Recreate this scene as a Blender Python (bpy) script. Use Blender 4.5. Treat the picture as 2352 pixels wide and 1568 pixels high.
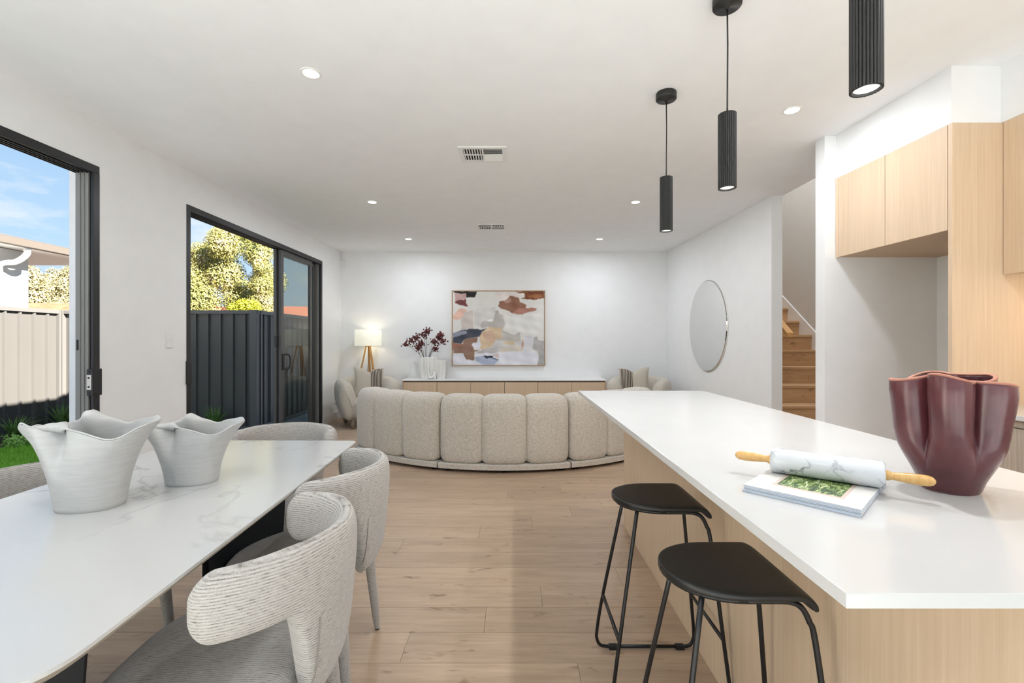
import bpy, bmesh, math, random
import numpy as np
from mathutils import Vector, Matrix, noise as mnoise
random.seed(7)
R = math.radians
S = bpy.context.scene
COL = S.collection
for o in list(bpy.data.objects):
    bpy.data.objects.remove(o)

# ------------------------------------------------------------------ camera
F, PX, PY, CH = 1045.0, 1180.0, 785.0, 1.225     # focal length and principal point in a 2352x1568 frame, eye height
cam = bpy.data.cameras.new('camera')
cam.sensor_width = 36.0
cam.lens = F / 2352 * 36.0
cam.shift_x = (1176 - PX) / 2352
cam.shift_y = (PY - 784) / 2352
cam.clip_start = 0.02
cam.clip_end = 500
camo = bpy.data.objects.new('camera', cam)
COL.objects.link(camo)
camo.location = (0, 0, CH)
camo.rotation_euler = (R(90), 0, 0)
S.camera = camo

# ------------------------------------------------------------------ view, world, sun
S.view_settings.view_transform = 'Standard'
S.view_settings.look = 'None'
S.view_settings.gamma = 1.0
S.view_settings.use_curve_mapping = False
S.view_settings.exposure = 0.45
try:
    S.cycles.use_denoising = True
    S.cycles.sample_clamp_indirect = 12.0
    S.cycles.max_bounces = 9
    S.cycles.diffuse_bounces = 5
    S.cycles.adaptive_threshold = 0.03
    S.cycles.transparent_max_bounces = 12
    S.cycles.caustics_reflective = False
    S.cycles.caustics_refractive = False
except Exception:
    pass
LAMP = 1.1          # common factor of the indoor lamps
SKY_STRENGTH = 0.76
SUN_STRENGTH = 24.0

world = bpy.data.worlds.new('sky')
S.world = world
world.use_nodes = True
wn, wl = world.node_tree.nodes, world.node_tree.links
wn.clear()
w_out = wn.new('ShaderNodeOutputWorld')
w_bg = wn.new('ShaderNodeBackground')
w_tc = wn.new('ShaderNodeTexCoord')
w_sep = wn.new('ShaderNodeSeparateXYZ')
w_ramp = wn.new('ShaderNodeValToRGB')
w_map = wn.new('ShaderNodeMapping')
w_noise = wn.new('ShaderNodeTexNoise')
w_cr = wn.new('ShaderNodeValToRGB')
w_mix = wn.new('ShaderNodeMixRGB')
wl.new(w_tc.outputs['Generated'], w_sep.inputs[0])
wl.new(w_sep.outputs['Z'], w_ramp.inputs['Fac'])
e = w_ramp.color_ramp.elements
e[0].position, e[0].color = 0.0, (0.80, 0.88, 0.98, 1)
e[1].position, e[1].color = 0.55, (0.20, 0.42, 0.80, 1)
m = w_ramp.color_ramp.elements.new(0.16)
m.color = (0.52, 0.75, 0.98, 1)
wl.new(w_tc.outputs['Generated'], w_map.inputs['Vector'])
w_map.inputs['Scale'].default_value = (1.0, 1.0, 3.2)
w_map.inputs['Location'].default_value = (0.35, 0.1, 0.0)
wl.new(w_map.outputs[0], w_noise.inputs['Vector'])
w_noise.inputs['Scale'].default_value = 3.4
w_noise.inputs['Detail'].default_value = 9
w_noise.inputs['Roughness'].default_value = 0.62
w_cr.color_ramp.elements[0].position = 0.50
w_cr.color_ramp.elements[1].position = 0.72
wl.new(w_noise.outputs['Fac'], w_cr.inputs['Fac'])
wl.new(w_cr.outputs[0], w_mix.inputs['Fac'])
wl.new(w_ramp.outputs[0], w_mix.inputs['Color1'])
w_mix.inputs['Color2'].default_value = (0.98, 0.99, 1.0, 1)
wl.new(w_mix.outputs[0], w_bg.inputs['Color'])
w_bg.inputs['Strength'].default_value = SKY_STRENGTH
wl.new(w_bg.outputs[0], w_out.inputs['Surface'])

sun = bpy.data.lights.new('sun', 'SUN')
sun.energy = SUN_STRENGTH
sun.angle = R(0.6)
sun.color = (1.0, 0.955, 0.88)
suno = bpy.data.objects.new('sun', sun)
COL.objects.link(suno)
sdir = Vector((-1.0, 0.55, -0.741))               # over the eave onto the boundary fence
suno.rotation_euler = sdir.to_track_quat('-Z', 'Y').to_euler()
suno.location = (6, -4, 9)

# ------------------------------------------------------------------ helpers
def tag(o, label=None, cat=None, group=None, kind=None):
    if label: o['label'] = label
    if cat: o['category'] = cat
    if group: o['group'] = group
    if kind: o['kind'] = kind
    return o

def empty(name, loc, rz=0.0, label=None, cat=None, group=None, kind=None):
    o = bpy.data.objects.new(name, None)
    COL.objects.link(o)
    o.location = loc
    o.rotation_euler = (0, 0, rz)
    o.empty_display_size = 0.05
    return tag(o, label, cat, group, kind)

def add(name, me, mat=None, parent=None, loc=None, rot=None):
    o = bpy.data.objects.new(name, me)
    COL.objects.link(o)
    if mat is not None:
        me.materials.clear()
        me.materials.append(mat)
    if parent is not None: o.parent = parent
    if loc is not None: o.location = loc
    if rot is not None: o.rotation_euler = rot
    return o

def from_bm(name, bm, mat, parent=None, loc=None, rot=None, smooth=False):
    me = bpy.data.meshes.new(name)
    bmesh.ops.recalc_face_normals(bm, faces=bm.faces)
    bm.to_mesh(me); bm.free()
    if smooth: me.shade_smooth()
    return add(name, me, mat, parent, loc, rot)

def pyd(name, v, f, mat, parent=None, loc=None, rot=None, smooth=False, recalc=True):
    bm = bmesh.new()
    vs = [bm.verts.new(p) for p in v]
    for q in f:
        try: bm.faces.new([vs[i] for i in q])
        except ValueError: pass
    if not recalc:
        me = bpy.data.meshes.new(name); bm.to_mesh(me); bm.free()
        if smooth: me.shade_smooth()
        return add(name, me, mat, parent, loc, rot)
    return from_bm(name, bm, mat, parent, loc, rot, smooth)

def bm_box(bm, x0, x1, y0, y1, z0, z1):
    vs = [bm.verts.new(p) for p in ((x0,y0,z0),(x1,y0,z0),(x1,y1,z0),(x0,y1,z0),(x0,y0,z1),(x1,y0,z1),(x1,y1,z1),(x0,y1,z1))]
    for q in ((0,3,2,1),(4,5,6,7),(0,1,5,4),(1,2,6,5),(2,3,7,6),(3,0,4,7)):
        bm.faces.new([vs[i] for i in q])

def bevel(bm, w, seg=2):
    bmesh.ops.bevel(bm, geom=list(bm.edges), offset=w, segments=seg, profile=0.6, affect='EDGES', clamp_overlap=True)

def box(name, x0, x1, y0, y1, z0, z1, mat, parent=None, bev=0.0, loc=None, rot=None, seg=2):
    bm = bmesh.new()
    bm_box(bm, x0, x1, y0, y1, z0, z1)
    if bev: bevel(bm, bev, seg)
    return from_bm(name, bm, mat, parent, loc, rot)

def boxes(name, lst, mat, parent=None, bev=0.0, loc=None):
    bm = bmesh.new()
    for b in lst: bm_box(bm, *b)
    if bev: bevel(bm, bev, 1)
    return from_bm(name, bm, mat, parent, loc)

def bm_prism(bm, pts, z0, z1):
    lo = [bm.verts.new((x, y, z0)) for x, y in pts]
    hi = [bm.verts.new((x, y, z1)) for x, y in pts]
    n = len(pts)
    bm.faces.new(lo[::-1]); bm.faces.new(hi)
    for i in range(n):
        j = (i + 1) % n
        bm.faces.new((lo[i], lo[j], hi[j], hi[i]))

def prism(name, pts, z0, z1, mat, parent=None, bev=0.0, loc=None, rot=None):
    bm = bmesh.new()
    bm_prism(bm, pts, z0, z1)
    if bev: bevel(bm, bev, 2)
    return from_bm(name, bm, mat, parent, loc, rot)

def grid(name, nu, nv, f, mat, parent=None, wu=False, wv=False, loc=None, rot=None, smooth=True, cap=False, flip=False, us=1.0, vs=1.0):
    """surface f(u,v), u and v in 0..1, with uv map; wu / wv close it"""
    NU = nu if wu else nu + 1
    NV = nv if wv else nv + 1
    verts = [tuple(f(i / nu, j / nv)) for i in range(NU) for j in range(NV)]
    faces, uvs = [], []
    for i in range(nu):
        for j in range(nv):
            q = [((i + a) % NU if wu else i + a) * NV + ((j + b) % NV if wv else j + b) for a, b in ((0,0),(1,0),(1,1),(0,1))]
            t = [((i + a) / nu * us, (j + b) / nv * vs) for a, b in ((0,0),(1,0),(1,1),(0,1))]
            if flip: q.reverse(); t.reverse()
            faces.append(q); uvs += t
    if cap and wv:
        for i in (0, NU - 1):
            q = [i * NV + j for j in range(NV)]
            faces.append(q if (i == 0) != flip else q[::-1]); uvs += [(0.5, 0.5)] * NV
    me = bpy.data.meshes.new(name)
    me.from_pydata(verts, [], faces)
    uvl = me.uv_layers.new(name='UVMap')
    uvl.data.foreach_set('uv', np.array(uvs, dtype=np.float32).ravel())
    me.update()
    bm = bmesh.new(); bm.from_mesh(me)
    bmesh.ops.recalc_face_normals(bm, faces=bm.faces)
    bm.to_mesh(me); bm.free()
    if smooth: me.shade_smooth()
    return add(name, me, mat, parent, loc, rot)

def lathe(name, prof, mat, parent=None, seg=32, loc=None, rot=None, smooth=True):
    """prof: (r, z) from one end to the other"""
    n = len(prof) - 1
    return grid(name, seg, n, lambda u, v: (prof[round(v*n)][0]*math.cos(2*math.pi*u), prof[round(v*n)][0]*math.sin(2*math.pi*u), prof[round(v*n)][1]),
                mat, parent, wu=True, loc=loc, rot=rot, smooth=smooth)

def smooth_path(pts, n=6):
    """Catmull-Rom through pts"""
    P = [Vector(p) for p in pts]
    P = [2*P[0]-P[1]] + P + [2*P[-1]-P[-2]]
    out = []
    for i in range(1, len(P) - 2):
        for k in range(n):
            t = k / n
            a, b, c, d = P[i-1], P[i], P[i+1], P[i+2]
            out.append(0.5*((2*b)+(c-a)*t+(2*a-5*b+4*c-d)*t*t+(3*b-a-3*c+d)*t**3))
    out.append(P[-2])
    return out

def tube(name, pts, r, mat, parent=None, seg=8, loc=None, rot=None, bm=None):
    P = [Vector(p) for p in pts]
    n = len(P)
    rad = r if isinstance(r, (list, tuple)) else [r] * n
    own = bm is None
    if own: bm = bmesh.new()
    rings, nrm = [], None
    for i in range(n):
        t = (P[min(i+1, n-1)] - P[max(i-1, 0)]).normalized()
        if nrm is None:
            nrm = t.orthogonal().normalized()
        else:
            nrm = (nrm - t * nrm.dot(t))
            nrm = nrm.normalized() if nrm.length > 1e-6 else t.orthogonal().normalized()
        bi = t.cross(nrm)
        rings.append([bm.verts.new(P[i] + (nrm*math.cos(2*math.pi*k/seg) + bi*math.sin(2*math.pi*k/seg))*rad[i]) for k in range(seg)])
    for i in range(n - 1):
        for k in range(seg):
            bm.faces.new((rings[i][k], rings[i][(k+1)%seg], rings[i+1][(k+1)%seg], rings[i+1][k]))
    bm.faces.new(rings[0][::-1]); bm.faces.new(rings[-1])
    if own: return from_bm(name, bm, mat, parent, loc, rot, smooth=True)

def copy_tree(o, parent=None):
    c = o.copy()
    COL.objects.link(c)
    if parent is not None: c.parent = parent
    for ch in list(o.children): copy_tree(ch, c)
    return c

def rounded_outline(pts, r, n=8):
    """2D polygon with rounded corners; r number or list"""
    out, N = [], len(pts)
    for i in range(N):
        p0, p, p1 = Vector(pts[i-1]), Vector(pts[i]), Vector(pts[(i+1) % N])
        rr = r[i] if isinstance(r, (list, tuple)) else r
        a, b = (p0 - p).normalized(), (p1 - p).normalized()
        ang = a.angle(b)
        d = rr / math.tan(ang / 2)
        s, q = p + a*d, p + b*d
        for k in range(n + 1):
            t = k / n
            out.append(tuple((1-t)**2*s + 2*t*(1-t)*p + t*t*q))
    return out

def spow(x, p): return math.copysign(abs(x)**p, x)
def sstep(a, b, x):
    t = max(0.0, min(1.0, (x - a) / (b - a))); return t*t*(3 - 2*t)
def srgb(r, g, b):
    def c(x):
        x /= 255.0
        return x/12.92 if x <= 0.04045 else ((x+0.055)/1.055)**2.4
    return (c(r), c(g), c(b), 1.0)

# ------------------------------------------------------------------ materials
class Mat:
    def __init__(s, name, rough=0.5, col=(0.8,0.8,0.8,1), metal=0.0, spec=0.5):
        s.m = bpy.data.materials.new(name)
        s.m.use_nodes = True
        s.n, s.l = s.m.node_tree.nodes, s.m.node_tree.links
        s.b = s.n['Principled BSDF']
        s.b.inputs['Base Color'].default_value = col
        s.b.inputs['Roughness'].default_value = rough
        s.b.inputs['Metallic'].default_value = metal
        s.b.inputs['Specular IOR Level'].default_value = spec
        s._tc = None
    def tc(s, kind='Object', scale=(1,1,1), rot=(0,0,0), loc=(0,0,0), rnd=False):
        t = s.n.new('ShaderNodeTexCoord')
        mp = s.n.new('ShaderNodeMapping')
        mp.inputs['Scale'].default_value = scale
        mp.inputs['Rotation'].default_value = rot
        mp.inputs['Location'].default_value = loc
        src = t.outputs[kind]
        if rnd:
            oi = s.n.new('ShaderNodeObjectInfo')
            mul = s.n.new('ShaderNodeVectorMath'); mul.operation = 'SCALE'
            cmb = s.n.new('ShaderNodeCombineXYZ')
            for k in range(3): s.l.new(oi.outputs['Random'], cmb.inputs[k])
            s.l.new(cmb.outputs[0], mul.inputs[0]); mul.inputs['Scale'].default_value = 37.0
            ad = s.n.new('ShaderNodeVectorMath'); ad.operation = 'ADD'
            s.l.new(src, ad.inputs[0]); s.l.new(mul.outputs[0], ad.inputs[1])
            src = ad.outputs[0]
        s.l.new(src, mp.inputs['Vector'])
        return mp.outputs[0]
    def noise(s, vec, scale=5, detail=4, rough=0.5, dist=0.0):
        t = s.n.new('ShaderNodeTexNoise')
        s.l.new(vec, t.inputs['Vector'])
        t.inputs['Scale'].default_value = scale; t.inputs['Detail'].default_value = detail
        t.inputs['Roughness'].default_value = rough; t.inputs['Distortion'].default_value = dist
        return t.outputs['Fac']
    def wave(s, vec, scale=5, dist=0.0, detail=2, dscale=1.0, dirn='X', prof='SIN'):
        t = s.n.new('ShaderNodeTexWave')
        s.l.new(vec, t.inputs['Vector'])
        t.bands_direction = dirn; t.wave_profile = prof
        t.inputs['Scale'].default_value = scale; t.inputs['Distortion'].default_value = dist
        t.inputs['Detail'].default_value = detail; t.inputs['Detail Scale'].default_value = dscale
        return t.outputs['Fac']
    def ramp(s, fac, stops, interp='LINEAR'):
        t = s.n.new('ShaderNodeValToRGB')
        el = t.color_ramp.elements
        t.color_ramp.interpolation = interp
        el[0].position, el[0].color = stops[0]
        el[1].position, el[1].color = stops[-1]
        for p, c in stops[1:-1]:
            el.new(p).color = c
        s.l.new(fac, t.inputs['Fac'])
        return t.outputs['Color']
    def mix(s, fac, a, b, mode='MIX'):
        t = s.n.new('ShaderNodeMixRGB'); t.blend_type = mode
        for v, i in ((fac, 0), (a, 1), (b, 2)):
            if isinstance(v, (int, float)): t.inputs[i].default_value = v
            elif isinstance(v, tuple): t.inputs[i].default_value = v
            else: s.l.new(v, t.inputs[i])
        return t.outputs[0]
    def math(s, op, a, b=0.0):
        t = s.n.new('ShaderNodeMath'); t.operation = op
        for v, i in ((a, 0), (b, 1)):
            if isinstance(v, (int, float)): t.inputs[i].default_value = v
            else: s.l.new(v, t.inputs[i])
        return t.outputs[0]
    def sep(s, vec):
        t = s.n.new('ShaderNodeSeparateXYZ'); s.l.new(vec, t.inputs[0]); return t.outputs
    def color(s, c): s.l.new(c, s.b.inputs['Base Color'])
    def rough(s, c): s.l.new(c, s.b.inputs['Roughness'])
    def bump(s, h, strength=0.2, dist=0.01):
        t = s.n.new('ShaderNodeBump')
        t.inputs['Strength'].default_value = strength; t.inputs['Distance'].default_value = dist
        s.l.new(h, t.inputs['Height']); s.l.new(t.outputs[0], s.b.inputs['Normal'])

G = lambda v: (v, v, v, 1.0)

def mat_plain(name, col, rough=0.5, metal=0.0, spec=0.5, bump=0.0, bscale=200):
    m = Mat(name, rough, col, metal, spec)
    v = m.tc()
    n = m.noise(v, 6, 3)
    m.color(m.mix(n, tuple(c*0.96 for c in col[:3]) + (1,), tuple(min(1, c*1.03) for c in col[:3]) + (1,)))
    if bump: m.bump(m.noise(v, bscale, 3), bump, 0.002)
    return m.m

M = {}
M['wall'] = mat_plain('white_wall_paint', (0.84, 0.845, 0.845, 1), 0.75, spec=0.25, bump=0.02, bscale=300)
M['ceiling'] = mat_plain('white_ceiling_paint', (0.90, 0.91, 0.92, 1), 0.85, spec=0.15)
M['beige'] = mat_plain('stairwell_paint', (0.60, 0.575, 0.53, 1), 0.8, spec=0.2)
M['trim'] = mat_plain('white_trim', (0.80, 0.79, 0.77, 1), 0.45)
M['black'] = mat_plain('black_aluminium', (0.022, 0.022, 0.024, 1), 0.38, 0.2)
M['grey_metal'] = mat_plain('charcoal_aluminium', (0.085, 0.083, 0.08, 1), 0.42, 0.3)
M['jamb'] = mat_plain('mid_grey_aluminium', (0.24, 0.235, 0.225, 1), 0.45, 0.1)
M['black_steel'] = mat_plain('black_powder_coat', (0.008, 0.008, 0.009, 1), 0.4)
M['black_lamp'] = mat_plain('matt_black_lamp', (0.012, 0.012, 0.012, 1), 0.45)
M['black_base'] = mat_plain('black_table_base', (0.006, 0.007, 0.009, 1), 0.5)
M['rubber'] = mat_plain('black_rubber', (0.01, 0.01, 0.01, 1), 0.7)
M['steel'] = mat_plain('zinc_plate', (0.6, 0.6, 0.6, 1), 0.3, 0.9)
M['plastic'] = mat_plain('white_plastic', (0.82, 0.82, 0.80, 1), 0.35)
M['render'] = mat_plain('white_render', (0.80, 0.81, 0.83, 1), 0.9, spec=0.1, bump=0.4, bscale=120)
M['dark_void'] = mat_plain('duct_black', (0.02, 0.02, 0.02, 1), 0.9)
M['benchtop'] = mat_plain('white_stone', (0.545, 0.54, 0.53, 1), 0.13, spec=0.5)
M['satin'] = mat_plain('white_satin_top', (0.83, 0.82, 0.80, 1), 0.45)
M['gap_shade'] = mat_plain('painted_gap_shade', (0.10, 0.075, 0.05, 1), 0.6)  # dark tone painted for the shade inside cabinet gaps

def mat_stool_seat():
    m = Mat('black_stained_seat', 0.42)
    v = m.tc(scale=(3, 40, 40))
    n = m.noise(v, 6, 5, 0.6)
    m.color(m.ramp(n, [(0.3, (0.006, 0.006, 0.006, 1)), (0.8, (0.014, 0.0135, 0.013, 1))]))
    m.bump(n, 0.15, 0.001)
    return m.m
M['stool_seat'] = mat_stool_seat()

def mat_veneer(name, a, b, axis='z', rough=0.5):
    m = Mat(name, rough, spec=0.35)
    sc = {'z': (55, 55, 1.2), 'x': (1.2, 55, 55), 'y': (55, 1.2, 55)}[axis]
    v = m.tc(scale=sc, rnd=True)
    n = m.noise(v, 2.2, 6, 0.65)
    v2 = m.tc(scale=tuple(s*0.12 for s in sc), rnd=True)
    n2 = m.noise(v2, 2.0, 3, 0.5, 0.4)
    c = m.ramp(n, [(0.28, a), (0.72, b)])
    c = m.mix(m.ramp(n2, [(0.35, G(0.0)), (0.75, G(0.22))]), c, tuple(x*0.86 for x in a[:3]) + (1,))
    m.color(c)
    m.bump(n, 0.05, 0.001)
    return m.m
M['oak'] = mat_veneer('oak_veneer', srgb(206, 180, 150), srgb(222, 198, 170))
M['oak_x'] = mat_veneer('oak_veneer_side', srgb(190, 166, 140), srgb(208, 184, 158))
M['oak_grey'] = mat_veneer('greige_veneer', srgb(150, 136, 122), srgb(180, 166, 150))
M['lamp_wood'] = mat_veneer('lamp_oak', srgb(190, 138, 80), srgb(212, 164, 104))
M['frame_wood'] = mat_veneer('pale_frame_oak', srgb(176, 140, 98), srgb(200, 164, 120))
M['pin_wood'] = mat_veneer('lacquered_beech', srgb(196, 150, 88), srgb(224, 184, 122), 'x', 0.25)
M['foot_wood'] = mat_veneer('brown_foot', srgb(110, 95, 78), srgb(140, 122, 100))

def mat_floor(name, a, b, c_knot, scale=1.0):
    m = Mat(name, 0.42, spec=0.3)
    v = m.tc(scale=(1.3, 22, 22), rnd=True)
    n = m.noise(v, 3.0, 7, 0.62, 0.35)
    col = m.ramp(n, [(0.25, a), (0.75, b)])
    vb = m.tc(scale=(0.9, 6, 6), rnd=True)
    nb = m.noise(vb, 2.2, 3, 0.55, 0.8)
    col = m.mix(m.ramp(nb, [(0.42, G(0.0)), (0.75, G(0.55))]), col, tuple(x*0.80 for x in a[:3]) + (1,))
    vk = m.tc(scale=(5.0, 15, 15), rnd=True)
    nk = m.noise(vk, 1.3, 3, 0.6, 0.6)
    col = m.mix(m.ramp(nk, [(0.63, G(0.0)), (0.74, G(0.8))]), col, c_knot)
    oi = m.n.new('ShaderNodeObjectInfo')
    tone = m.ramp(oi.outputs['Random'], [(0.0, (0.90, 0.89, 0.88, 1)), (1.0, (1.06, 1.05, 1.04, 1))])
    m.color(m.mix(1.0, col, tone, 'MULTIPLY'))
    m.rough(m.ramp(n, [(0.2, G(0.36)), (0.8, G(0.5))]))
    m.bump(n, 0.08, 0.001)
    return m.m
M['floor'] = mat_floor('oak_floor_plank', srgb(172, 148, 124), srgb(194, 170, 146), srgb(118, 92, 70))
M['stair'] = mat_floor('oak_stair', srgb(186, 148, 108), srgb(206, 170, 130), srgb(120, 88, 58))
M['subfloor'] = mat_plain('floor_joint', srgb(110, 90, 70), 0.9)

def mat_sofa(name, a, b):
    m = Mat(name, 0.95, spec=0.1)
    v = m.tc()
    n = m.noise(v, 260, 2, 0.7)
    n2 = m.noise(v, 60, 3, 0.6)
    f = m.math('ADD', m.math('MULTIPLY', n, 0.7), m.math('MULTIPLY', n2, 0.3))
    m.color(m.ramp(f, [(0.36, a), (0.64, b)]))
    m.bump(f, 0.5, 0.004)
    m.b.inputs['Sheen Weight'].default_value = 0.25
    return m.m
M['sofa'] = mat_sofa('oatmeal_boucle', srgb(168, 159, 146), srgb(226, 218, 206))
M['armchair'] = mat_sofa('cream_boucle', srgb(176, 168, 154), srgb(214, 206, 194))

def mat_chair():
    """ribbed off-white chenille: rows run along u of the uv map"""
    m = Mat('ribbed_chenille', 0.95, spec=0.1)
    uv = m.tc('UV', scale=(1, 1, 1))
    v1 = m.tc('UV', scale=(7.0, 64, 1))
    n1 = m.noise(v1, 4.0, 3, 0.6)
    rows = m.wave(m.tc('UV', scale=(1, 1, 1)), 27, 1.5, 2, 6.0, 'Y')
    vx = m.tc('UV', scale=(90, 40, 1))
    n2 = m.noise(vx, 3.0, 2, 0.6)
    f = m.math('ADD', m.math('MULTIPLY', rows, 0.20), m.math('MULTIPLY', n1, 0.60))
    f = m.math('ADD', f, m.math('MULTIPLY', n2, 0.25))
    m.color(m.ramp(f, [(0.32, srgb(98, 91, 86)), (0.44, srgb(160, 155, 149)), (0.62, srgb(184, 180, 175)), (0.9, srgb(202, 199, 195))]))
    m.bump(f, 0.45, 0.004)
    m.b.inputs['Sheen Weight'].default_value = 0.2
    return m.m
M['chair'] = mat_chair()

def mat_marble(name, base, vein, scale=1.0, rough=0.22, rot=0.3, amount=0.5, w=0.03):
    m = Mat(name, rough, spec=0.5)
    v = m.tc(scale=(scale, scale, scale), rot=(0, 0, rot))
    t = m.noise(v, 1.6, 6, 0.55, 0.3)
    d = m.math('ABSOLUTE', m.math('SUBTRACT', t, 0.5))
    line = m.ramp(d, [(0.0, G(1.0)), (w, G(0.0))])
    patch = m.noise(m.tc(scale=(scale*1.3,)*3, loc=(3, 1, 2)), 1.4, 3, 0.5)
    mask = m.ramp(patch, [(0.46, G(0.0)), (0.62, G(amount))])
    f = m.mix(1.0, line, mask, 'MULTIPLY')
    cloud = m.noise(v, 2.5, 4, 0.6)
    c0 = m.mix(cloud, base, tuple(x*0.95 for x in base[:3]) + (1,))
    m.color(m.mix(f, c0, vein))
    return m.m
M['table_top'] = mat_marble('white_sintered_stone', (0.56, 0.556, 0.548, 1), srgb(150, 148, 145), 1.0, 0.20, 0.5, 0.6, 0.016)
M['table_edge'] = mat_plain('taupe_edge', srgb(138, 128, 114), 0.5)
M['pin_marble'] = mat_marble('grey_veined_marble', (0.62, 0.635, 0.66, 1), srgb(92, 98, 112), 9.0, 0.15, 0.9, 0.8, 0.03)

def mat_vase_white():
    m = Mat('matt_white_ceramic', 0.5, spec=0.35)
    v = m.tc(scale=(8, 8, 70), rot=(0.06, 0.05, 0))
    n = m.noise(v, 2.0, 5, 0.6)
    sp = m.noise(m.tc(), 240, 2, 0.6)
    c = m.ramp(n, [(0.3, (0.50, 0.497, 0.488, 1)), (0.7, (0.575, 0.572, 0.565, 1))])
    m.color(m.mix(m.ramp(sp, [(0.62, G(0.0)), (0.75, G(0.25))]), c, (0.42, 0.415, 0.40, 1)))
    m.bump(n, 0.10, 0.002)
    return m.m
M['vase_white'] = mat_vase_white()
M['vase_gloss'] = mat_plain('ivory_glaze', (0.83, 0.825, 0.79, 1), 0.3)
def mat_burgundy():
    m = Mat('burgundy_glaze', 0.27, spec=0.55)
    v = m.tc()
    n = m.noise(v, 9, 4, 0.6)
    m.color(m.ramp(n, [(0.3, srgb(78, 38, 42)), (0.7, srgb(100, 54, 58))]))
    m.bump(m.noise(v, 26, 2), 0.12, 0.004)
    return m.m
M['burgundy'] = mat_burgundy()
M['burgundy_rim'] = mat_plain('bare_terracotta_rim', srgb(168, 112, 92), 0.6)

def mat_fence(name, col, rough=0.45):
    m = Mat(name, rough, col, 0.0, 0.4)
    n = m.noise(m.tc(scale=(3, 3, 0.6)), 2, 3)
    m.color(m.mix(n, tuple(c*0.92 for c in col[:3]) + (1,), tuple(c*1.06 for c in col[:3]) + (1,)))
    return m.m
M['fence'] = mat_fence('slate_steel_sheet', (0.098, 0.092, 0.085, 1))
M['fence_rail'] = mat_fence('slate_steel_rail', (0.125, 0.118, 0.110, 1))

def mat_lawn():
    m = Mat('lawn_green', 0.8, spec=0.2)
    v = m.tc()
    n = m.noise(v, 45, 4, 0.7)
    m.color(m.ramp(n, [(0.3, (0.12, 0.30, 0.02, 1)), (0.7, (0.38, 0.66, 0.08, 1))]))
    return m.m
M['lawn'] = mat_lawn()
def mat_leaf(name, stops, scale=3.0):
    m = Mat(name, 0.6, spec=0.25)
    n = m.noise(m.tc(), scale, 3, 0.7)
    m.color(m.ramp(n, stops))
    return m.m
M['blade'] = mat_leaf('grass_blade', [(0.3, (0.16, 0.38, 0.03, 1)), (0.7, (0.42, 0.70, 0.10, 1))], 20)
M['tuft'] = mat_leaf('strappy_leaf', [(0.3, (0.05, 0.13, 0.03, 1)), (0.7, (0.26, 0.42, 0.12, 1))], 15)
M['zip'] = mat_plain('taupe_zip', srgb(140, 134, 126), 0.7)
M['shrub'] = mat_leaf('groundcover_leaf', [(0.3, (0.22, 0.45, 0.08, 1)), (0.7, (0.50, 0.70, 0.18, 1))], 25)
M['leaf_tree'] = mat_leaf('yellow_green_leaf', [(0.30, (0.09, 0.11, 0.03, 1)), (0.45, (0.28, 0.27, 0.075, 1)), (0.58, (0.40, 0.35, 0.12, 1)), (0.72, (0.44, 0.33, 0.24, 1))], 1.6)
M['leaf_far'] = mat_leaf('pale_scrub_leaf', [(0.3, (0.24, 0.21, 0.09, 1)), (0.7, (0.46, 0.40, 0.22, 1))], 0.6)
M['leaf_lime'] = mat_leaf('lime_leaf', [(0.3, (0.26, 0.28, 0.02, 1)), (0.7, (0.50, 0.48, 0.04, 1))], 4)
M['bark'] = mat_plain('bark', srgb(96, 80, 64), 0.9)
M['soil'] = mat_leaf('dark_mulch', [(0.3, (0.035, 0.022, 0.015, 1)), (0.7, (0.13, 0.085, 0.06, 1))], 40)
M['gravel'] = mat_leaf('pale_gravel', [(0.3, (0.30, 0.30, 0.29, 1)), (0.7, (0.60, 0.59, 0.57, 1))], 60)
M['terracotta'] = mat_leaf('terracotta_tile', [(0.3, srgb(150, 84, 60)), (0.7, srgb(190, 116, 86))], 2)
M['n_roof'] = mat_plain('grey_roof_sheet', srgb(96, 92, 88), 0.5)
M['n_gutter'] = mat_plain('bronze_gutter', srgb(92, 84, 76), 0.6)
M['bounce_paving'] = mat_plain('pale_bounce_paving', (0.72, 0.73, 0.75, 1), 0.9, bump=0.2)  # pale tone for the unseen ground that bounces sunlight indoors
M['bounce_rug'] = mat_plain('white_bounce_wool', (0.80, 0.80, 0.80, 1), 0.95, spec=0.1, bump=0.4)  # white surface of the added sun bounce on the floor
M['n_wall'] = mat_plain('neighbour_render', (0.60, 0.60, 0.58, 1), 0.9)

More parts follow.
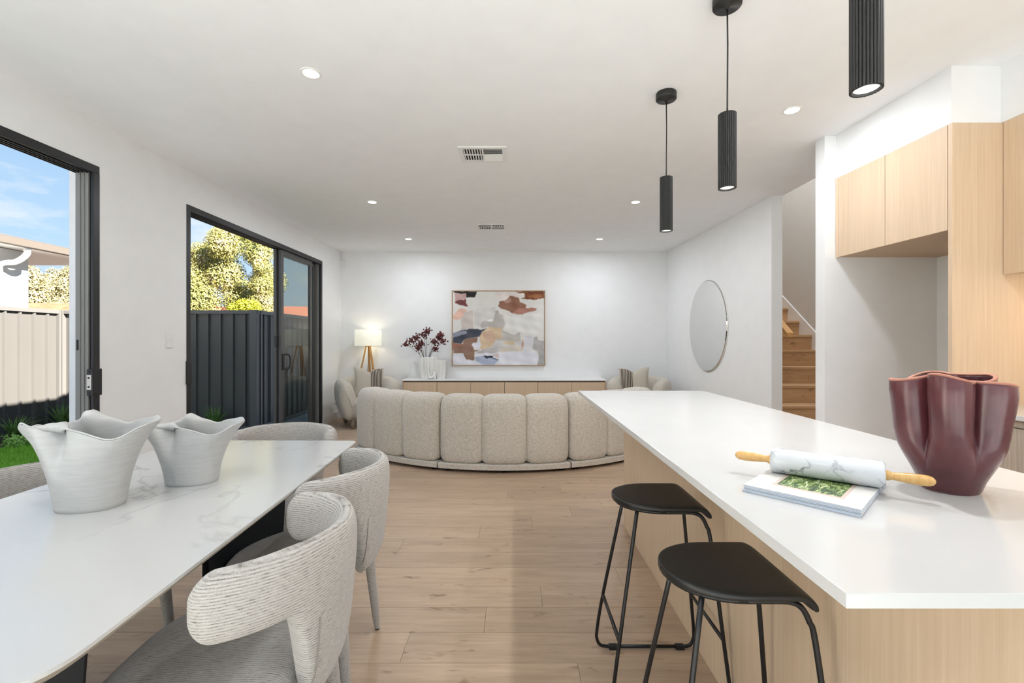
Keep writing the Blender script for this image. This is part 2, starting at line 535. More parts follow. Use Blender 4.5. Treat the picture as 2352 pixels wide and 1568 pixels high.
def mat_glass(name, tint, ior=1.5, extra=0.0):
    mt = bpy.data.materials.new(name)
    mt.use_nodes = True
    n, l = mt.node_tree.nodes, mt.node_tree.links
    n.clear()
    out = n.new('ShaderNodeOutputMaterial'); mx = n.new('ShaderNodeMixShader')
    tr = n.new('ShaderNodeBsdfTransparent'); gl = n.new('ShaderNodeBsdfGlossy'); fr = n.new('ShaderNodeFresnel')
    nz = n.new('ShaderNodeTexNoise'); bp = n.new('ShaderNodeBump')
    nz.inputs['Scale'].default_value = 3.0
    bp.inputs['Strength'].default_value = 0.0
    tr.inputs['Color'].default_value = tint
    gl.inputs['Roughness'].default_value = 0.01
    fr.inputs['IOR'].default_value = ior
    l.new(nz.outputs['Fac'], bp.inputs['Height']); l.new(bp.outputs[0], gl.inputs['Normal'])
    geo = n.new('ShaderNodeNewGeometry'); inv = n.new('ShaderNodeMath'); inv.operation = 'SUBTRACT'; inv.inputs[0].default_value = 1.0
    mul = n.new('ShaderNodeMath'); mul.operation = 'MULTIPLY'
    l.new(geo.outputs['Backfacing'], inv.inputs[1]); l.new(inv.outputs[0], mul.inputs[0]); l.new(fr.outputs[0], mul.inputs[1])
    l.new(mul.outputs[0], mx.inputs[0]); l.new(tr.outputs[0], mx.inputs[1]); l.new(gl.outputs[0], mx.inputs[2])
    l.new(mx.outputs[0], out.inputs['Surface'])
    return mt
M['glass'] = mat_glass('window_glass', (0.95, 0.96, 0.955, 1), 1.75)
M['screen'] = mat_glass('fly_screen', (0.62, 0.66, 0.64, 1), 1.05)
M['clear'] = mat_glass('clear_glass', (0.95, 0.97, 0.96, 1), 1.45)
def mat_mirror():
    m = Mat('mirror_silver', 0.02, (0.80, 0.80, 0.78, 1), 1.0)
    n = m.noise(m.tc(), 2, 2)
    m.color(m.mix(n, (0.78, 0.78, 0.76, 1), (0.80, 0.80, 0.78, 1)))
    return m.m
M['mirror'] = mat_mirror()
def mat_emit(name, col, strength):
    mt = bpy.data.materials.new(name)
    mt.use_nodes = True
    n, l = mt.node_tree.nodes, mt.node_tree.links
    n.clear()
    out = n.new('ShaderNodeOutputMaterial'); em = n.new('ShaderNodeEmission')
    em.inputs['Color'].default_value = col; em.inputs['Strength'].default_value = strength
    l.new(em.outputs[0], out.inputs['Surface'])
    return mt
M['led'] = mat_emit('led_diffuser', (1.0, 0.97, 0.90, 1), 6.0)
M['led_warm'] = mat_emit('warm_led', (1.0, 0.80, 0.50, 1), 5.0)
def mat_shade():
    m = Mat('linen_shade', 0.9, (0.84, 0.82, 0.70, 1), 0, 0.1)
    n = m.noise(m.tc(scale=(60, 60, 200)), 4, 2)
    m.color(m.ramp(n, [(0.3, (0.80, 0.78, 0.66, 1)), (0.7, (0.86, 0.84, 0.73, 1))]))
    m.b.inputs['Emission Color'].default_value = (0.93, 0.92, 0.74, 1)
    m.b.inputs['Emission Strength'].default_value = 0.32
    return m.m
M['shade'] = mat_shade()
def mat_cushion():
    """linen with a band of dark pinstripes across one side of the uv square"""
    m = Mat('linen_cushion', 0.9, spec=0.1)
    uv = m.sep(m.tc('UV'))
    n = m.noise(m.tc('UV', scale=(60, 60, 1)), 3, 2)
    lin = m.ramp(n, [(0.3, srgb(172, 163, 148)), (0.7, srgb(204, 195, 181))])
    st = m.math('SINE', m.math('MULTIPLY', uv[0], 120.0))
    stripe = m.ramp(m.math('ADD', m.math('MULTIPLY', st, 0.5), 0.5), [(0.35, srgb(66, 58, 54)), (0.65, srgb(178, 168, 154))])
    zone = m.math('MULTIPLY', m.math('GREATER_THAN', uv[0], 0.06), m.math('LESS_THAN', uv[0], 0.50))
    m.color(m.mix(zone, lin, stripe))
    m.bump(n, 0.3, 0.002)
    return m.m
M['cushion'] = mat_cushion()
M['piping'] = mat_plain('linen_fringe', srgb(206, 198, 184), 0.9)
def mat_berry():
    m = Mat('dark_red_berry', 0.4)
    n = m.noise(m.tc(), 70, 2, 0.7)
    m.color(m.ramp(n, [(0.30, srgb(36, 10, 12)), (0.55, srgb(104, 24, 28)), (0.75, srgb(132, 48, 36))]))
    return m.m
M['berry'] = mat_berry()
M['stem'] = mat_plain('dark_stem', srgb(52, 46, 42), 0.7)
def mat_page():
    m = Mat('printed_magazine_cover', 0.35)
    uv = m.sep(m.tc('UV'))
    n = m.noise(m.tc('UV', scale=(8, 3.0, 1), rot=(0, 0, 0.5)), 2, 5, 0.7, 1.6)
    photo = m.ramp(n, [(0.34, srgb(30, 42, 34)), (0.46, srgb(64, 92, 48)), (0.56, srgb(150, 168, 96)), (0.64, srgb(214, 214, 196)), (0.8, srgb(240, 238, 232))])
    zx = m.math('MULTIPLY', m.math('GREATER_THAN', uv[0], 0.24), m.math('LESS_THAN', uv[0], 0.80))
    zy = m.math('MULTIPLY', m.math('GREATER_THAN', uv[1], 0.20), m.math('LESS_THAN', uv[1], 0.72))
    zone = m.math('MULTIPLY', zx, zy)
    bx = m.math('MULTIPLY', m.math('GREATER_THAN', uv[0], 0.205), m.math('LESS_THAN', uv[0], 0.835))
    by = m.math('MULTIPLY', m.math('GREATER_THAN', uv[1], 0.16), m.math('LESS_THAN', uv[1], 0.76))
    c = m.mix(m.math('MULTIPLY', bx, by), srgb(206, 203, 198), srgb(198, 178, 166))
    m.color(m.mix(zone, c, photo))
    return m.m
M['page'] = mat_page()
def mat_paper_edge():
    m = Mat('stacked_page_edges', 0.7)
    w = m.wave(m.tc(), 160, 0.4, 1, 1.0, 'Z')
    m.color(m.ramp(w, [(0.2, srgb(140, 160, 190)), (0.7, srgb(226, 230, 238))]))
    return m.m
M['paper_edge'] = mat_paper_edge()

# ------------------------------------------------------------------ dimensions of the room
XL, XLO = -2.815, -2.972          # left wall, inside and outside
YF = 7.446                        # far wall
HC, HD = 2.70, 2.412              # ceiling, door heads
D1 = (0.35, 3.09)                 # left door openings along y
D2 = (3.912, 6.686)
YB = -1.5                         # wall behind the camera
XS = 3.75                         # outer wall of the stairwell
def xr(y): return 2.771 - 0.0364*y            # face of the right wall, not quite parallel to the left one

# ------------------------------------------------------------------ shell
def struct(o):
    o['kind'] = 'structure'; return o

wl_boxes = [(XLO, XL, YB, D1[0], -0.1, HC), (XLO, XL, D1[0], D1[1], HD, HC), (XLO, XL, D1[1], D2[0], -0.1, HC),
            (XLO, XL, D2[0], D2[1], HD, HC), (XLO, XL, D2[1], YF+0.1, -0.1, HC)]
struct(boxes('wall_left', wl_boxes, M['wall']))
struct(box('wall_far', XL, 2.62, YF, YF+0.1, -0.1, HC, M['wall']))
struct(prism('wall_right', [(xr(YF), YF), (xr(4.596), 4.596), (xr(4.596)+0.11, 4.596), (xr(YF)+0.11, YF)], -0.1, HC, M['wall']))
struct(box('wall_nib', 2.226, XS, 3.257, 3.356, -0.1, HC, M['wall']))
struct(box('wall_kitchen', 3.03, 3.13, YB, 3.257, -0.1, HC, M['wall']))
D3 = (-2.55, 2.75)                # unseen glazed opening added behind the camera to let in daylight
struct(boxes('wall_back', [(XL, D3[0], YB-0.1, YB, -0.1, HC), (D3[1], 3.03, YB-0.1, YB, -0.1, HC), (D3[0], D3[1], YB-0.1, YB, HD, HC)], M['wall']))
struct(prism('ceiling', [(XLO, YB-0.1), (3.13, YB-0.1), (3.13, 3.356), (2.716, 3.356), (2.716, YF+0.1), (XLO, YF+0.1)], HC, HC+0.12, M['ceiling']))
# stairwell, open to the floor above
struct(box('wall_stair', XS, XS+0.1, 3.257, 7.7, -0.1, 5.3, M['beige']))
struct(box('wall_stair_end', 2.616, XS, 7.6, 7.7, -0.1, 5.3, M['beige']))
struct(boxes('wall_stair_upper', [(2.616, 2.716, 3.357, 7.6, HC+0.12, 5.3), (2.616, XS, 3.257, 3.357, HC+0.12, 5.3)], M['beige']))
struct(box('ceiling_stair', 2.616, XS+0.1, 3.257, 7.7, 5.3, 5.4, M['ceiling']))
# roof slab with eave: casts the house shadow in the yard
struct(boxes('roof', [(-3.36, 2.60, YB-0.12, YF+0.5, 2.83, 2.95), (2.60, 3.9, YB-0.12, 3.25, 2.83, 2.95)], M['n_roof']))

# floor of planks laid across the room
fl = struct(prism('floor', [(XLO, YB), (XS, YB), (XS, YF), (XLO, YF)], -0.16, -0.011, M['subfloor']))
joint_known = {0: -0.436, 1: -0.126, 2: 0.133, 3: 0.55, 4: -0.95, 5: -0.677, 6: -0.22, 7: 0.125, 8: 0.413}
PITCH, PLEN = 0.1828, 1.84
prng = random.Random(3)
row = -17
while True:
    y0 = 1.736 + PITCH*row
    if y0 > YF: break
    y1 = min(y0 + PITCH, YF)
    off = joint_known.get(row, prng.uniform(-0.9, 0.9))
    xs = [XL]
    x = off - 3*PLEN
    while x < XS - 0.02:
        if x > XL + 0.02: xs.append(x)
        x += PLEN
    xs.append(XS)
    for a, b in zip(xs[:-1], xs[1:]):
        g = 0.0007
        c = ((a+b)/2, (y0+y1)/2)
        bm = bmesh.new()
        bm_box(bm, a+g-c[0], b-g-c[0], y0+g-c[1], y1-g-c[1], -0.0115, 0.0)
        from_bm('plank', bm, M['floor'], fl, loc=(c[0], c[1], 0))
    row += 1

# skirting boards
def skirt(name, pts, t=0.012, h=0.125):
    (x0, y0), (x1, y1), (nx, ny) = pts
    o = prism(name, [(x0, y0), (x1, y1), (x1+nx*t, y1+ny*t), (x0+nx*t, y0+ny*t)], 0, h, M['trim'], bev=0.002)
    return struct(o)
skirt('baseboard_left', ((XL, D2[1]+0.0), (XL, YF), (1, 0)))
skirt('baseboard_left_middle', ((XL, D1[1]), (XL, D2[0]), (1, 0)))
skirt('baseboard_far', ((XL+0.012, YF), (xr(YF)-0.012, YF), (0, -1)))
skirt('baseboard_right', ((xr(YF), YF-0.012), (xr(4.596), 4.596), (-1, 0)))

# ------------------------------------------------------------------ sliding doors on the left
def sliding_door(name, ya, yb, far_visible=True):
    r = empty(name, (0, 0, 0), kind='structure')
    t = 0.048
    X0, X1 = XL-0.116, XL+0.004
    # head: wide track with a black inner lip and a grey soffit, two runner ribs
    boxes('frame_head', [(XL-0.030, X1, ya, yb, HD-0.052, HD)], M['black'], r, 0.002)
    boxes('frame_head_soffit', [(X0, XL-0.030, ya, yb, HD-0.046, HD)], M['jamb'], r, 0.002)
    for xx in (-0.034, -0.060, -0.088, -0.113):
        box('runner_rib', XL+xx-0.003, XL+xx+0.003, ya+t, yb-t, HD-0.058, HD-0.046, M['black'], r)
    for s, (a, b) in ((1, (yb-t, yb)), (-1, (ya, ya+t))):
        box('frame_jamb', XL-0.012, X1, a, b, 0.0, HD-0.052, M['grey_metal'] if s == 2 else M['black'], r, 0.002)
        box('frame_jamb_channel', XL-0.030, XL-0.012, a+(0.012 if s == 1 else 0), b-(0.012 if s == -1 else 0), 0.0, HD-0.052, M['black_base'], r)
        box('frame_jamb_outer', X0, XL-0.030, a, b, 0.0, HD-0.046, M['jamb'], r, 0.002)
        box('rendered_reveal', XLO, X0, a, b, -0.1, HD, M['render'], r)
        for xx in (-0.056, -0.082):
            box('jamb_rib', XL+xx-0.002, XL+xx+0.002, a-(0.005 if s == 1 else -t), b+(0.005 if s == -1 else -t), 0.0, HD-0.046, M['jamb'], r)
    box('sill_track', X0, X1, ya, yb, -0.012, 0.006, M['grey_metal'], r, 0.001)
    # rendered reveal outside
    return r

def leaf(r, x, ya, yb, stile=0.055, t=0.034, handle=None, glass='glass'):
    p = empty('sliding_leaf', (0, 0, 0)); p.parent = r
    z0, z1 = 0.008, HD-0.058
    box('stile', x-t/2, x+t/2, ya, ya+stile, z0, z1, M['grey_metal'], p, 0.003)
    box('stile', x-t/2, x+t/2, yb-stile, yb, z0, z1, M['grey_metal'], p, 0.003)
    box('rail', x-t/2, x+t/2, ya+stile, yb-stile, z0, z0+0.09, M['grey_metal'], p, 0.003)
    box('rail', x-t/2, x+t/2, ya+stile, yb-stile, z1-0.055, z1, M['grey_metal'], p, 0.003)
    box('pane', x-0.003, x+0.003, ya+stile-0.005, yb-stile+0.005, z0+0.085, z1-0.05, M[glass], p)
    return p

d1 = sliding_door('door_1', *D1)
leaf(d1, XL-0.050, 0.40, 1.30)
leaf(d1, XL-0.092, 0.43, 1.36)
d2 = sliding_door('door_2', *D2)
lf = leaf(d2, XL-0.045, 5.56, 6.42, 0.065)
leaf(d2, XL-0.090, 5.53, 6.62, 0.06, glass='screen')
d3 = empty('added_glazing', (0, 0, 0), kind='structure')  # unseen glazing, made up to bring in daylight and sun
nl = 4
lw = (D3[1]-D3[0])/nl
for i in range(nl):
    a, b = D3[0]+lw*i, D3[0]+lw*(i+1)
    for x0, x1, z0, z1 in ((a, a+0.05, 0, HD), (b-0.05, b, 0, HD), (a+0.05, b-0.05, 0, 0.06), (a+0.05, b-0.05, HD-0.06, HD)):
        box('added_glazing_frame', x0, x1, YB-0.07, YB-0.03, z0, z1, M['black'], d3)
    box('pane', a+0.05, b-0.05, YB-0.053, YB-0.047, 0.06, HD-0.06, M['clear'], d3)
# strike plate and black keeper on the far jamb of door 1
k = box('lock_keeper', XL-0.03, XL+0.012, 3.028, 3.10, 0.865, 1.045, M['black'], d1, 0.006)
box('strike_plate', XL-0.026, XL+0.004, 3.0255, 3.030, 0.905, 1.005, M['steel'], d1, 0.001)
for zz in (0.88, 0.925, 0.985, 1.03):
    box('strike_slot', XL-0.018, XL-0.006, 3.0245, 3.0265, zz-0.006, zz+0.006, M['black_base'], d1)
box('latch_hole', XL-0.104, XL-0.096, 3.036, 3.0425, 1.17, 1.24, M['black_base'], d1)
box('lock_keeper', XL-0.01, XL+0.014, 3.905, 3.965, 0.86, 1.06, M['black'], d2, 0.005)
# pull handle on the leaf of door 2
hb = box('handle_plate', XL-0.030, XL-0.014, 5.585, 5.622, 0.88, 1.08, M['black'], lf, 0.004)
tube('handle_grip', smooth_path([(XL-0.02, 5.615, 1.07), (XL+0.02, 5.660, 1.06), (XL+0.030, 5.675, 0.98), (XL+0.02, 5.660, 0.90), (XL-0.02, 5.615, 0.89)], 5), 0.011, M['black'], hb, 8)
box('thumb_lock', XL-0.090, XL-0.062, 5.52, 5.555, 1.16, 1.30, M['black'], d2, 0.004)

# ------------------------------------------------------------------ stairs
st = empty('staircase', (2.722, 4.208, 0), 0, 'straight oak staircase rising behind the white nib wall', 'stairs')
RISE, GO = 0.1876, 0.25
SW = XS - 0.016 - 2.722
for n in range(1, 14):
    ya = 0.25*(n-1)
    z = RISE*n
    xa = 0.0
    box('riser', xa, SW, ya, ya+0.016, z-RISE, z-0.028, M['stair'], st)
    box('tread', xa, SW, ya-0.018 if n > 1 else ya, ya+GO+0.016, z-0.028, z, M['stair'], st, 0.004)
# white stringer board on the stairwell wall
sl = RISE/GO
v = []
for y in (4.12, 7.4):
    zt = (y-3.958)/GO*RISE
    v += [(XS-0.016, y, max(0, zt-0.45)), (XS-0.016, y, zt+0.085), (XS, y, zt+0.085), (XS, y, max(0, zt-0.45))]
pyd('trim_1', v, [(0,1,2,3), (7,6,5,4), (0,4,5,1), (1,5,6,2), (2,6,7,3), (3,7,4,0)], M['trim'])['kind'] = 'structure'
hr = empty('handrail', (2.80, 4.61, 1.296), 0, 'square oak handrail on the left side of the stairs', 'handrail')
hv = []
for t in (0.0, 2.2):
    for dx, dz in ((-0.033, -0.023), (0.033, -0.023), (0.033, 0.023), (-0.033, 0.023)):
        hv.append((dx, t, t*sl + dz))
pyd('rail', hv, [(0,1,2,3), (7,6,5,4), (0,4,5,1), (1,5,6,2), (2,6,7,3), (3,7,4,0)], M['lamp_wood'], hr)
for t in (0.25, 1.9):
    tube('bracket', [(-0.10, t, t*sl-0.06), (-0.02, t, t*sl-0.06), (0, t, t*sl-0.02)], 0.008, M['steel'], hr)

# ------------------------------------------------------------------ lamps in the ceiling
LX = []
def area(name, loc, size, power, parent=None, col=(0.93, 0.98, 1.06), shape='DISK', sy=None, rot=(0, 0, 0), spread=180):
    l = bpy.data.lights.new(name, 'AREA')
    l.shape = shape; l.size = size
    if sy: l.size_y = sy
    l.energy = power*LAMP; l.color = col; l.spread = R(spread)
    o = bpy.data.objects.new(name, l)
    COL.objects.link(o); o.location = loc; o.rotation_euler = rot
    if parent: o.parent = parent
    return o

def downlight(x, y, label, power=5.0):
    r = empty('downlight', (x, y, HC), 0, label, 'downlight', 'recessed ceiling downlights')
    lathe('trim_ring', [(0.042, -0.0005), (0.043, -0.004), (0.050, -0.005), (0.055, -0.003), (0.056, 0.001)], M['plastic'], r, 32)
    lathe('diffuser', [(0.0005, -0.003), (0.02, -0.003), (0.0425, -0.0025)], M['led'], r, 32)
    area('downlight_lamp', (0, 0, -0.008), 0.08, power, r)
DL = [(-1.114, 2.498, 'round ceiling downlight above the dining table end nearer the sofa'),
      (-1.493, 4.80, 'round ceiling downlight between the second sliding door and the near air vent'),
      (-1.510, 6.52, 'round ceiling downlight above the floor lamp corner'),
      (1.286, 4.80, 'round ceiling downlight between the sofa and the pendants'),
      (1.229, 6.52, 'round ceiling downlight above the armchair corner nearest the oval mirror'),
      (1.772, 2.897, 'round ceiling downlight beside the kitchen bulkhead'),
      (-1.114, 0.75, 'round ceiling downlight above the dining table end farther from the sofa'),
      (1.772, 1.30, 'round ceiling downlight above the kitchen bench aisle'),
      (1.772, -0.30, 'round ceiling downlight at the back wall end of the kitchen aisle'),
      (-1.114, -0.95, 'round ceiling downlight behind the dining table')]
for d in DL: downlight(*d, power=8.3 if d[1] > 4 else (3.5 if d[0] < 0 else 6.0))
ul = empty('added_stair_light', (3.2, 5.2, 5.3), 0, 'unseen lamp added to light the stairwell', 'downlight')  # lamp added out of view to brighten the stairwell
lathe('trim_ring', [(0.042, -0.0005), (0.05, -0.005), (0.056, 0.001)], M['plastic'], ul, 32)
lathe('diffuser', [(0.0005, -0.003), (0.0425, -0.0025)], M['led'], ul, 32)
area('downlight_lamp', (0, 0, -0.008), 0.08, 50, ul)

def vent(y0, y1, x0, x1, pattern, label):
    r = empty('ceiling_vent', ((x0+x1)/2, (y0+y1)/2, HC), 0, label, 'vent', 'ceiling air vents')
    w, d = (x1-x0)/2, (y1-y0)/2
    b = 0.034
    boxes('frame', [(-w, w, -d, -d+b, -0.008, 0.001), (-w, w, d-b, d, -0.008, 0.001), (-w, -w+b, -d+b, d-b, -0.008, 0.001), (w-b, w, -d+b, d-b, -0.008, 0.001),
                    (-0.006, 0.006, -d+b, d-b, -0.009, 0.001), (-w+b, w-b, -0.005, 0.005, -0.009, 0.001)], M['plastic'], r, 0.001)
    box('backing', -w+b, w-b, -d+b, d-b, -0.0010, 0.0005, M['dark_void'], r)
    quads = [(-w+b, -0.006, -d+b, -0.005), (0.006, w-b, -d+b, -0.005), (-w+b, -0.006, 0.005, d-b), (0.006, w-b, 0.005, d-b)]
    for (a, c, e0, e1), p in zip(quads, pattern):
        n = 7
        if p == 'v':      # blades running front to back
            for k in range(n):
                xx = a + (c-a)*(k+0.5)/n
                h = 0.007
                pyd('slat', [(xx-h*1.1, e0, -0.002), (xx+h*0.4, e0, -0.0105), (xx+h*0.4, e1, -0.0105), (xx-h*1.1, e1, -0.002),
                             (xx-h*0.9, e0, -0.001), (xx+h*0.6, e0, -0.0095), (xx+h*0.6, e1, -0.0095), (xx-h*0.9, e1, -0.001)],
                    [(0,1,2,3), (7,6,5,4), (0,4,5,1), (1,5,6,2), (2,6,7,3), (3,7,4,0)], M['plastic'], r)
        else:
            s = 1 if p == 'h' else -1
            for k in range(n):
                yy = e0 + (e1-e0)*(k+0.5)/n
                h = (e1-e0)/n*0.55
                pyd('slat', [(a, yy-h, -0.006-s*0.0042), (a, yy+h, -0.006+s*0.0042), (c, yy+h, -0.006+s*0.0042), (c, yy-h, -0.006-s*0.0042),
                             (a, yy-h, -0.005-s*0.0042), (a, yy+h, -0.005+s*0.0042), (c, yy+h, -0.005+s*0.0042), (c, yy-h, -0.005-s*0.0042)],
                    [(0,1,2,3), (7,6,5,4), (0,4,5,1), (1,5,6,2), (2,6,7,3), (3,7,4,0)], M['plastic'], r)
vent(3.433, 3.72, -0.425, -0.055, 'vhvH', 'large white ceiling air vent nearer the dining table')
vent(5.68, 5.96, -0.48, -0.09, 'hvvh', 'white ceiling air vent above the sofa')

# ------------------------------------------------------------------ pendants over the island
def pendant(x, y, label):
    r = empty('pendant_light', (x, y, HC), 0, label, 'pendant light', 'ribbed pendants over the island')
    lathe('canopy', [(0.001, 0.0), (0.058, 0.0), (0.059, -0.004), (0.059, -0.036), (0.056, -0.040), (0.012, -0.041), (0.010, -0.05), (0.001, -0.051)], M['black_lamp'], r, 40)
    zb, zt = 1.882-HC, 2.200-HC
    tube('cord', [(0, 0, -0.04), (0.002, 0, -0.2), (0.001, 0, -0.35), (0, 0, zt-0.01)], 0.0034, M['black_lamp'], r, 8)
    NR = 28
    def f(u, v):
        a = 2*math.pi*u
        rr = 0.0338 + 0.0032*(abs(math.sin(a*NR/2))**0.6)
        return (rr*math.cos(a), rr*math.sin(a), zb + (zt-zb)*v)
    sh = grid('shade', NR*8, 1, f, M['black_lamp'], r, wu=True, smooth=False)
    lathe('shade_top', [(0.001, zt), (0.0345, zt), (0.0350, zt-0.003)], M['black_lamp'], r, 40)
    lathe('bezel', [(0.0350, zb+0.001), (0.0345, zb-0.0005), (0.030, zb), (0.0285, zb+0.006)], M['black_lamp'], r, 40)
    lathe('reflector', [(0.0285, zb+0.006), (0.026, zb+0.020), (0.021, zb+0.026)], M['plastic'], r, 40)
    lathe('bulb', [(0.021, zb+0.022), (0.012, zb+0.020), (0.0005, zb+0.019)], M['led'], r, 24)
    l = bpy.data.lights.new('pendant_lamp', 'SPOT')
    l.energy = 13*LAMP; l.spot_size = R(130); l.spot_blend = 0.35; l.shadow_soft_size = 0.016; l.color = (0.97, 0.98, 1.0)
    o = bpy.data.objects.new('pendant_lamp', l); COL.objects.link(o); o.parent = r; o.location = (0, 0, zb+0.010)
pendant(0.905, 2.70, 'slim ribbed black pendant above the island end nearest the sofa')
pendant(0.915, 1.95, 'slim ribbed black pendant above the middle of the island')
pendant(0.922, 1.19, 'slim ribbed black pendant above the burgundy vase')

# ------------------------------------------------------------------ kitchen: bulkheads, cabinets, bench
def xk(y): return 2.441 - 0.0432*y       # front line of the fridge cabinet (same skew as the right wall)
struct(prism('bulkhead', [(xk(3.257)+0.006, 3.257), (xk(2.431)+0.002, 2.431), (2.602, 2.431), (2.602, YB), (3.03, YB), (3.03, 3.257)], 2.393, HC, M['wall']))
oc = empty('overhead_cabinet', (2.32, 2.85, 1.831), 0, 'two-door pale oak overhead cabinet above the fridge recess', 'cabinet')
def kpt(y, d=0.0): return (xk(y)+d-2.32, y-2.85)
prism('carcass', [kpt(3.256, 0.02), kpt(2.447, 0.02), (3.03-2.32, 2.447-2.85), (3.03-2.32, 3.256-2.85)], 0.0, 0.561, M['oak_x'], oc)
yd = [3.254, 3.222, 2.8415, 2.449]
for i, nm in enumerate(('filler', 'door', 'door')):
    prism(nm, [kpt(yd[i]-0.0016), kpt(yd[i+1]+0.0016), kpt(yd[i+1]+0.0016, 0.0165), kpt(yd[i]-0.0016, 0.0165)], -0.004, 0.560, M['oak'], oc, 0.0008)
prism('door_gap_shade', [kpt(2.8435, 0.0165), kpt(2.8395, 0.0165), kpt(2.8395, 0.0205), kpt(2.8435, 0.0205)], 0.0, 0.558, M['gap_shade'], oc)  # dark strip standing for the shade between the two doors
ep = box('tall_end_panel', 0, 3.03-(xk(2.43)-0.002), 0, 0.024, 0, 2.392, M['oak'], None, 0.001, loc=(xk(2.43)-0.002, 2.421, 0))
tag(ep, 'tall pale oak panel at the side of the fridge recess', 'panel')
oc2 = empty('overhead_cabinet', (2.602, 1.0, 1.589), 0, 'pale oak overhead cabinet with warm light strip beneath', 'cabinet')
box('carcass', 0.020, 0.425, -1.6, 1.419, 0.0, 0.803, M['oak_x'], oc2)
for i in range(5):
    ya = 1.418 - 0.6*i
    box('door', 0.0, 0.019, ya-0.5985, ya, -0.006, 0.803, M['oak'], oc2, 0.0008)
ls = box('light_strip', 0.33, 0.35, -1.5, 1.40, -0.008, 0.0, M['led_warm'], oc2)
area('strip_lamp', (0.34, 0.0, -0.012), 0.03, 4.5, oc2, (1, 0.74, 0.44), 'RECTANGLE', 2.6)
# base units and bench along the kitchen wall
bc = empty('base_cabinet', (2.30, 1.0, 0), 0, 'greige drawer cabinet under the white side bench', 'cabinet')
box('carcass', 0.03, 0.73, -2.0, 1.419, 0.10, 0.868, M['oak_grey'], bc)
box('kickboard', 0.06, 0.08, -2.0, 1.419, 0.0, 0.10, M['grey_metal'], bc)
box('finger_channel', 0.005, 0.03, -2.0, 1.419, 0.560, 0.600, M['grey_metal'], bc)
for i in range(4):
    ya = 1.418 - 0.85*i
    box('rail', 0.006, 0.03, ya-0.849, ya, 0.832, 0.868, M['oak_grey'], bc)
    box('drawer_front', 0.0, 0.02, ya-0.848, ya, 0.600, 0.828, M['oak_grey'], bc, 0.001)
    box('drawer_front', 0.0, 0.02, ya-0.848, ya, 0.11, 0.560, M['oak_grey'], bc, 0.001)
tag(box('side_benchtop', -0.015, 0.73, -2.0, 1.4195, 0.0, 0.022, M['benchtop'], None, 0.0015, loc=(2.30, 1.0, 0.868)), 'white stone bench against the kitchen wall', 'benchtop')

# island
isl = empty('kitchen_island', (0.95, 1.83, 0), 0, 'pale oak kitchen island base under the white top', 'kitchen island')
IY0, IY1 = 0.62, 3.03
box('front_panel', 0.734-0.95, 0.750-0.95, IY0-1.83, IY1-1.83, 0.0, 0.88, M['oak'], isl, 0.001)
box('end_panel', 0.7505-0.95, 1.24-0.95, IY1-1.83-0.02, IY1-1.83, 0.0, 0.88, M['oak'], isl, 0.001)
box('end_panel', 0.7505-0.95, 1.24-0.95, IY0-1.83, IY0-1.83+0.02, 0.0, 0.88, M['oak'], isl, 0.001)
box('carcass', 0.7505-0.95, 1.21-0.95, IY0-1.83+0.0205, IY1-1.83-0.0205, 0.10, 0.88, M['oak_grey'], isl)
for i in range(4):
    ya = IY0+0.022+0.5915*i-1.83
    box('door', 1.2105-0.95, 1.23-0.95, ya+0.0015, ya+0.590, 0.11, 0.86, M['oak'], isl, 0.001)
it = box('island_benchtop', -0.416, 0.416, -1.225, 1.225, 0.0, 0.020, M['benchtop'], None, 0.0015, loc=(0.846, 1.813, 0.880))
tag(it, 'long white stone island benchtop', 'benchtop')

